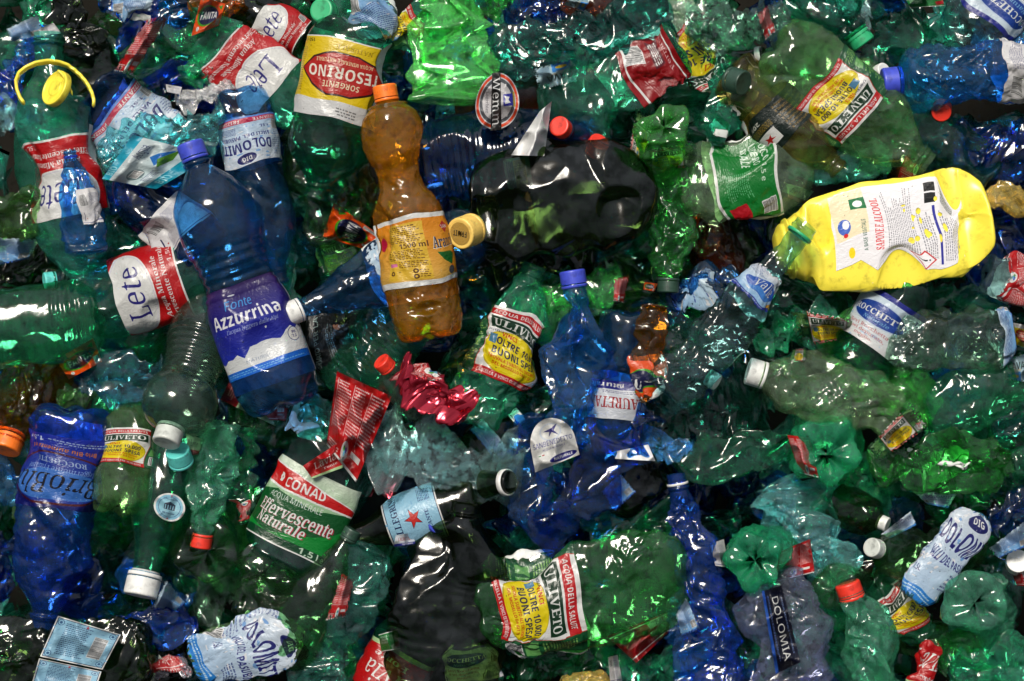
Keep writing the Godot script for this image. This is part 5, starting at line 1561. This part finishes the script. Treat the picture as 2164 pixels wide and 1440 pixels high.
func lower_right():
	var t := pb("emerald bottle showing its five-lobed base, beside a red label, lower right", "emerald", 1592, 1190, 1640, 1165, 150, 0.06, {"cr": 0.45, "cf": 1.2, "flat": 1.0, "dz": -0.16, "petals": 0.24, "facet": 0.15})
	flap(t, "lete_side", [Vector2(1650, 1165), Vector2(1712, 1140), Vector2(1722, 1210), Vector2(1632, 1232)], 0.11, 0.014)
	pb("clear teal bottle with blue shadows behind the emerald base", "aqua", 1780, 1240, 1620, 1020, 215, 0.055, {"cr": 0.5, "flat": 0.7, "facet": 0.35, "prof": "crushed"})
	pb("clear lavender bottle with a navy band and white capitals", "clear", 1680, 1480, 1630, 1210, 215, 0.105, {"prof": "crushed", "cr": 0.42, "flat": 0.7, "cf": 1.1, "fine": 0.7, "twist": 0.0, "labels": []})
	t = get_child(get_child_count() - 1)
	flap(t, "dolomia", [Vector2(1652, 1238), Vector2(1692, 1400), Vector2(1640, 1425), Vector2(1610, 1250)], 0.165, 0.008)
	t = pb("light blue snowy label still wrapped round a crushed bottle, lower right", "azure", 1925, 1272, 2072, 1082, 94, 0.10, {"prof": "crushed", "cr": 0.3, "flat": 0.5, "fine": 0.25, "labels": [["dolomiti_worn", 0.02, 0.98, 0, 240]]})
	pb("clear green bottle with a pale grey cap facing the viewer, lower right", "moss", 1990, 1200, 1845, 1158, 120, 0.05, {"cr": 0.4, "flat": 0.85, "cap": "cap_grey", "dz": 0.12})
	t = pb("dark bottle with a white cap and a blue-edged label, above the pale grey cap", "dark", 1760, 1060, 1872, 1108, 95, 0.06, {"cr": 0.2, "flat": 0.9, "cap": "cap_white", "dz": 0.03})
	loose("torn_label", "white and light blue label scrap right of the white cap, lower right", "label", "dolomiti_worn", [Vector2(1862, 1130), Vector2(1925, 1080), Vector2(1938, 1110), Vector2(1880, 1140)], 0.085, 0.008)
	pb("teal bottle crushed round with a red cap on its left, bottom right", "jade", 1880, 1480, 1793, 1240, 165, 0.10, {"cr": 0.55, "flat": 0.75, "cf": 1.0, "cap": "cap_red"})
	t = pb("green bottle in the shade behind a yellow label corner", "green", 1960, 1350, 1850, 1220, 130, 0.05, {"prof": "crushed", "cr": 0.4, "flat": 0.7, "labels": [["uliveto", 0.2, 0.8, 10, 230]]})
	pb("teal bottle with a cross-creased base facing the viewer at the right", "jade", 2062, 1275, 2085, 1300, 160, 0.04, {"cr": 0.45, "cf": 1.2, "flat": 1.0, "dz": -0.2, "petals": 0.2, "facet": 0.4})
	pb("small bottle rolled up in a red and white label, bottom right", "pale", 1935, 1460, 1975, 1350, 55, 0.10, {"prof": "crushed", "cr": 0.4, "flat": 0.8, "labels": [["via_red", 0.05, 0.95, 0, 300]]})
	pb("olive bottle with a ring-shaped base above the red cap, bottom right", "moss", 1765, 1245, 1800, 1225, 110, 0.04, {"cr": 0.3, "flat": 1.0, "dz": -0.12, "petals": 0.3})
	t = pb("blue bottle with a pale snowy label at the right edge, lower right", "blue", 2090, 1110, 2230, 1070, 130, 0.085, {"prof": "crushed", "cr": 0.5, "flat": 0.6})
	flap(t, "blue_snow", [Vector2(2090, 1160), Vector2(2180, 1090), Vector2(2185, 1150), Vector2(2110, 1180)], 0.125, 0.016)
	loose_cap("white cap at the right edge above the cross-creased base", "cap_white", 2152, 1186, 24, 0.10, Vector3(-0.2, 0.3, 0.9))
	loose("torn_label", "dark red label scrap at the right edge under the white cap", "label", "red_code", [Vector2(2140, 1215), Vector2(2175, 1205), Vector2(2180, 1240), Vector2(2150, 1238)], 0.10, 0.012)
	pb("dark green bottle lying in the bottom right corner", "green", 2000, 1430, 2220, 1380, 150, 0.06, {"prof": "crushed", "cr": 0.6, "flat": 0.6})
	pb("bright olive bottle crushed right of the rolled-up label", "lime", 1960, 1400, 2070, 1330, 110, 0.06, {"prof": "crushed", "cr": 0.8, "flat": 0.6})
	pb("dark red bottle glimpsed between the emerald base and the pale grey cap", "brown", 1770, 1150, 1830, 1230, 90, 0.02, {"prof": "crushed", "cr": 0.5, "flat": 0.7})
	pb("dark teal bottle glittering above the emerald base, lower right", "deep", 1690, 1080, 1880, 1050, 140, 0.05, {"prof": "crushed", "cr": 1.1, "flat": 0.6, "cf": 1.9, "fine": 0.5})
	pb("moss green clear bottle under the light blue snowy label", "moss", 1860, 1260, 2080, 1130, 130, 0.04, {"prof": "crushed", "cr": 0.3, "flat": 0.7})
	pb("dark bottle along the right edge between the blue bottle and the green end", "deep", 2060, 1040, 2220, 1030, 100, 0.04, {"prof": "crushed", "cr": 0.6, "flat": 0.7})

# bottles deep in the gaps, told apart by what lies over them
const OVER := [[100, 180, "yellow ring"], [300, 260, "magenta-edged label"], [510, 120, "red label with blue script"], [520, 590, "tall blue bottle"], [720, 180, "big yellow label"], [940, 110, "square bright green bottle"], [900, 460, "orangeade bottle"], [1180, 430, "thick black-green rolls"], [1200, 80, "long teal bottle"], [1350, 150, "barcode sticker"], [1560, 380, "green and white label"], [1740, 190, "big diagonal label"], [2000, 170, "blue cap pointing left"], [1850, 480, "yellow jug"], [1560, 640, "bent teal bottle"], [90, 690, "big smooth green bottle"], [310, 610, "white oval on red"], [390, 830, "globe-shaped shoulder"], [120, 1000, "black-script label"], [350, 1100, "oval neck label"], [640, 1050, "red banner label"], [760, 900, "hanging red strip"], [900, 960, "pale foil-like bottle"], [1040, 720, "crumpled yellow label"], [1210, 740, "blue-capped dark bottle"], [1300, 830, "red-lettered label"], [1170, 940, "swallow label"], [1480, 880, "glittering teal bottle"], [1740, 950, "teal five-lobed base"], [1980, 980, "lengthwise green bottle"], [2000, 720, "dented pale bottle"], [150, 1380, "pale blue back label"], [500, 1370, "blue-strip label"], [660, 1260, "slim-shouldered green bottle"], [930, 1280, "ribbed black-green bottle"], [1120, 1260, "yellow and red label"], [1480, 1200, "white-ringed navy bottle"], [1650, 1330, "lavender bottle"], [1860, 1360, "teal bottle with red cap"], [2000, 1180, "light blue snowy label"], [2060, 1280, "cross-creased base"], [2110, 300, "right-edge blue bottle"]]

func over(x: float, y: float, skip := "") -> String:
	var best := 1e9
	var s := ""
	for q in OVER:
		var e := Vector2(x - q[0], y - q[1]).length()
		if e < best and q[2] != skip:
			best = e
			s = q[2]
	return s

func underneath():
	var tones := ["deep", "green", "teal", "green", "navy", "deep", "moss", "blue", "teal", "green"]
	var words_for := {"deep": "deep green", "green": "green", "dark": "near-black", "navy": "navy", "moss": "olive", "blue": "blue", "teal": "teal"}
	var r := RandomNumberGenerator.new()
	r.seed = 2024
	var used := {}
	for layer in 2:
		for i in 13:
			for j in 9:
				if layer == 1 and (i + j) % 2 == 1:
					continue
				var x := -90.0 + 2340.0 * i / 12.0 + r.randf_range(-60, 60) + (90.0 if j % 2 else 0.0)
				var y := -70.0 + 1580.0 * j / 8.0 + r.randf_range(-40, 40)
				var a := r.randf_range(0, TAU)
				var L := r.randf_range(300, 420)
				var c: String = tones[r.randi() % tones.size()]
				var first := over(x, y)
				var label := "%s bottle beneath the %s, towards the %s" % [words_for[c], first, over(x, y, first)]
				if used.has(label):
					label = "another " + label
				if used.has(label):
					continue
				used[label] = true
				var o := {"prof": "crushed", "cr": r.randf_range(0.5, 1.0), "flat": 0.7, "cf": r.randf_range(1.0, 1.6), "nu": 44, "nv": 44}
				pb(label, c, x - cos(a) * L * 0.5, y - sin(a) * L * 0.5, x + cos(a) * L * 0.5, y + sin(a) * L * 0.5, r.randf_range(150, 190), -0.05 - 0.10 * layer + r.randf_range(-0.02, 0.02), o)

# small stuff that lies loose between the bottles
func odds_and_ends():
	loose_cap("red cap half hidden right of the white paper scrap", "cap_red", 1268, 300, 22, 0.10, Vector3(0.4, 0.5, 0.7))
	loose_cap("dark green cap lying between the golden bottle and the barcode sticker", "cap_dark", 1572, 176, 26, 0.12, Vector3(0.7, -0.3, 0.6))
	loose_cap("blue cap in the crease right of the label with a red star", "cap_blue", 925, 1105, 22, 0.10, Vector3(0.5, 0.2, 0.8))
	loose_cap("small red cap at the right under the blue-capped bottle", "cap_red", 1990, 238, 20, 0.10, Vector3(-0.2, -0.4, 0.8))
	loose("torn_label", "small red label scrap in the dark, right of the dark blue bottle's cap", "label", "lete_torn", [Vector2(1298, 590), Vector2(1330, 582), Vector2(1318, 640), Vector2(1296, 636)], 0.11, 0.008)
	loose("torn_label", "grey-blue label scrap with dark capitals beside the aqua cap, left half", "label", "lete_green", [Vector2(392, 915), Vector2(430, 930), Vector2(418, 962), Vector2(398, 962)], 0.12, 0.006)
	loose("torn_label", "crumpled white label scrap with blue print above the dark open neck, top left", "label", "white_code", [Vector2(80, 62), Vector2(112, 48), Vector2(130, 70), Vector2(84, 76)], 0.06, 0.012)
	loose("torn_label", "thin white and black label edge above the bottle crushed between two snowy labels", "label", "white_code", [Vector2(350, 178), Vector2(384, 184), Vector2(380, 200), Vector2(352, 194)], 0.10, 0.006)
	loose("torn_label", "red and white label scrap hanging below the lengthwise crushed bottle's torn label", "label", "lete_torn", [Vector2(1900, 905), Vector2(1950, 890), Vector2(1950, 912), Vector2(1910, 925)], 0.12, 0.008)
	loose("torn_label", "white label scrap with green print at the bottom, left of the large black-green bottle", "label", "green_white", [Vector2(800, 1342), Vector2(842, 1330), Vector2(846, 1372), Vector2(806, 1378)], 0.12, 0.01)
	loose("torn_label", "grey torn paper tab at the bottom edge under the dark red label corner", "label", "white_code", [Vector2(1285, 1390), Vector2(1305, 1385), Vector2(1315, 1440), Vector2(1290, 1444)], 0.10, 0.012)
	loose("torn_label", "white frayed label edge left of the emerald base", "label", "white_code", [Vector2(1500, 1150), Vector2(1530, 1140), Vector2(1540, 1200), Vector2(1512, 1196)], 0.12, 0.014)
	loose("torn_label", "pale blue label scrap under the jug beside the bent teal bottle", "label", "code_blue", [Vector2(1560, 600), Vector2(1596, 590), Vector2(1588, 640), Vector2(1562, 636)], 0.11, 0.01)
	loose("torn_label", "white and green label scrap in the folds left of the clouded bottle", "label", "uliveto_torn", [Vector2(1676, 738), Vector2(1705, 735), Vector2(1706, 765), Vector2(1668, 762)], 0.12, 0.01)
	loose("torn_label", "red label scrap under the tall blue bottle's foot", "label", "red_code", [Vector2(545, 862), Vector2(612, 858), Vector2(606, 890), Vector2(570, 888)], 0.095, 0.008)
	loose("torn_label", "small orange label scrap right of the open-ended brown bottle", "label", "fanta", [Vector2(1362, 596), Vector2(1390, 600), Vector2(1382, 616), Vector2(1360, 612)], 0.09, 0.006)
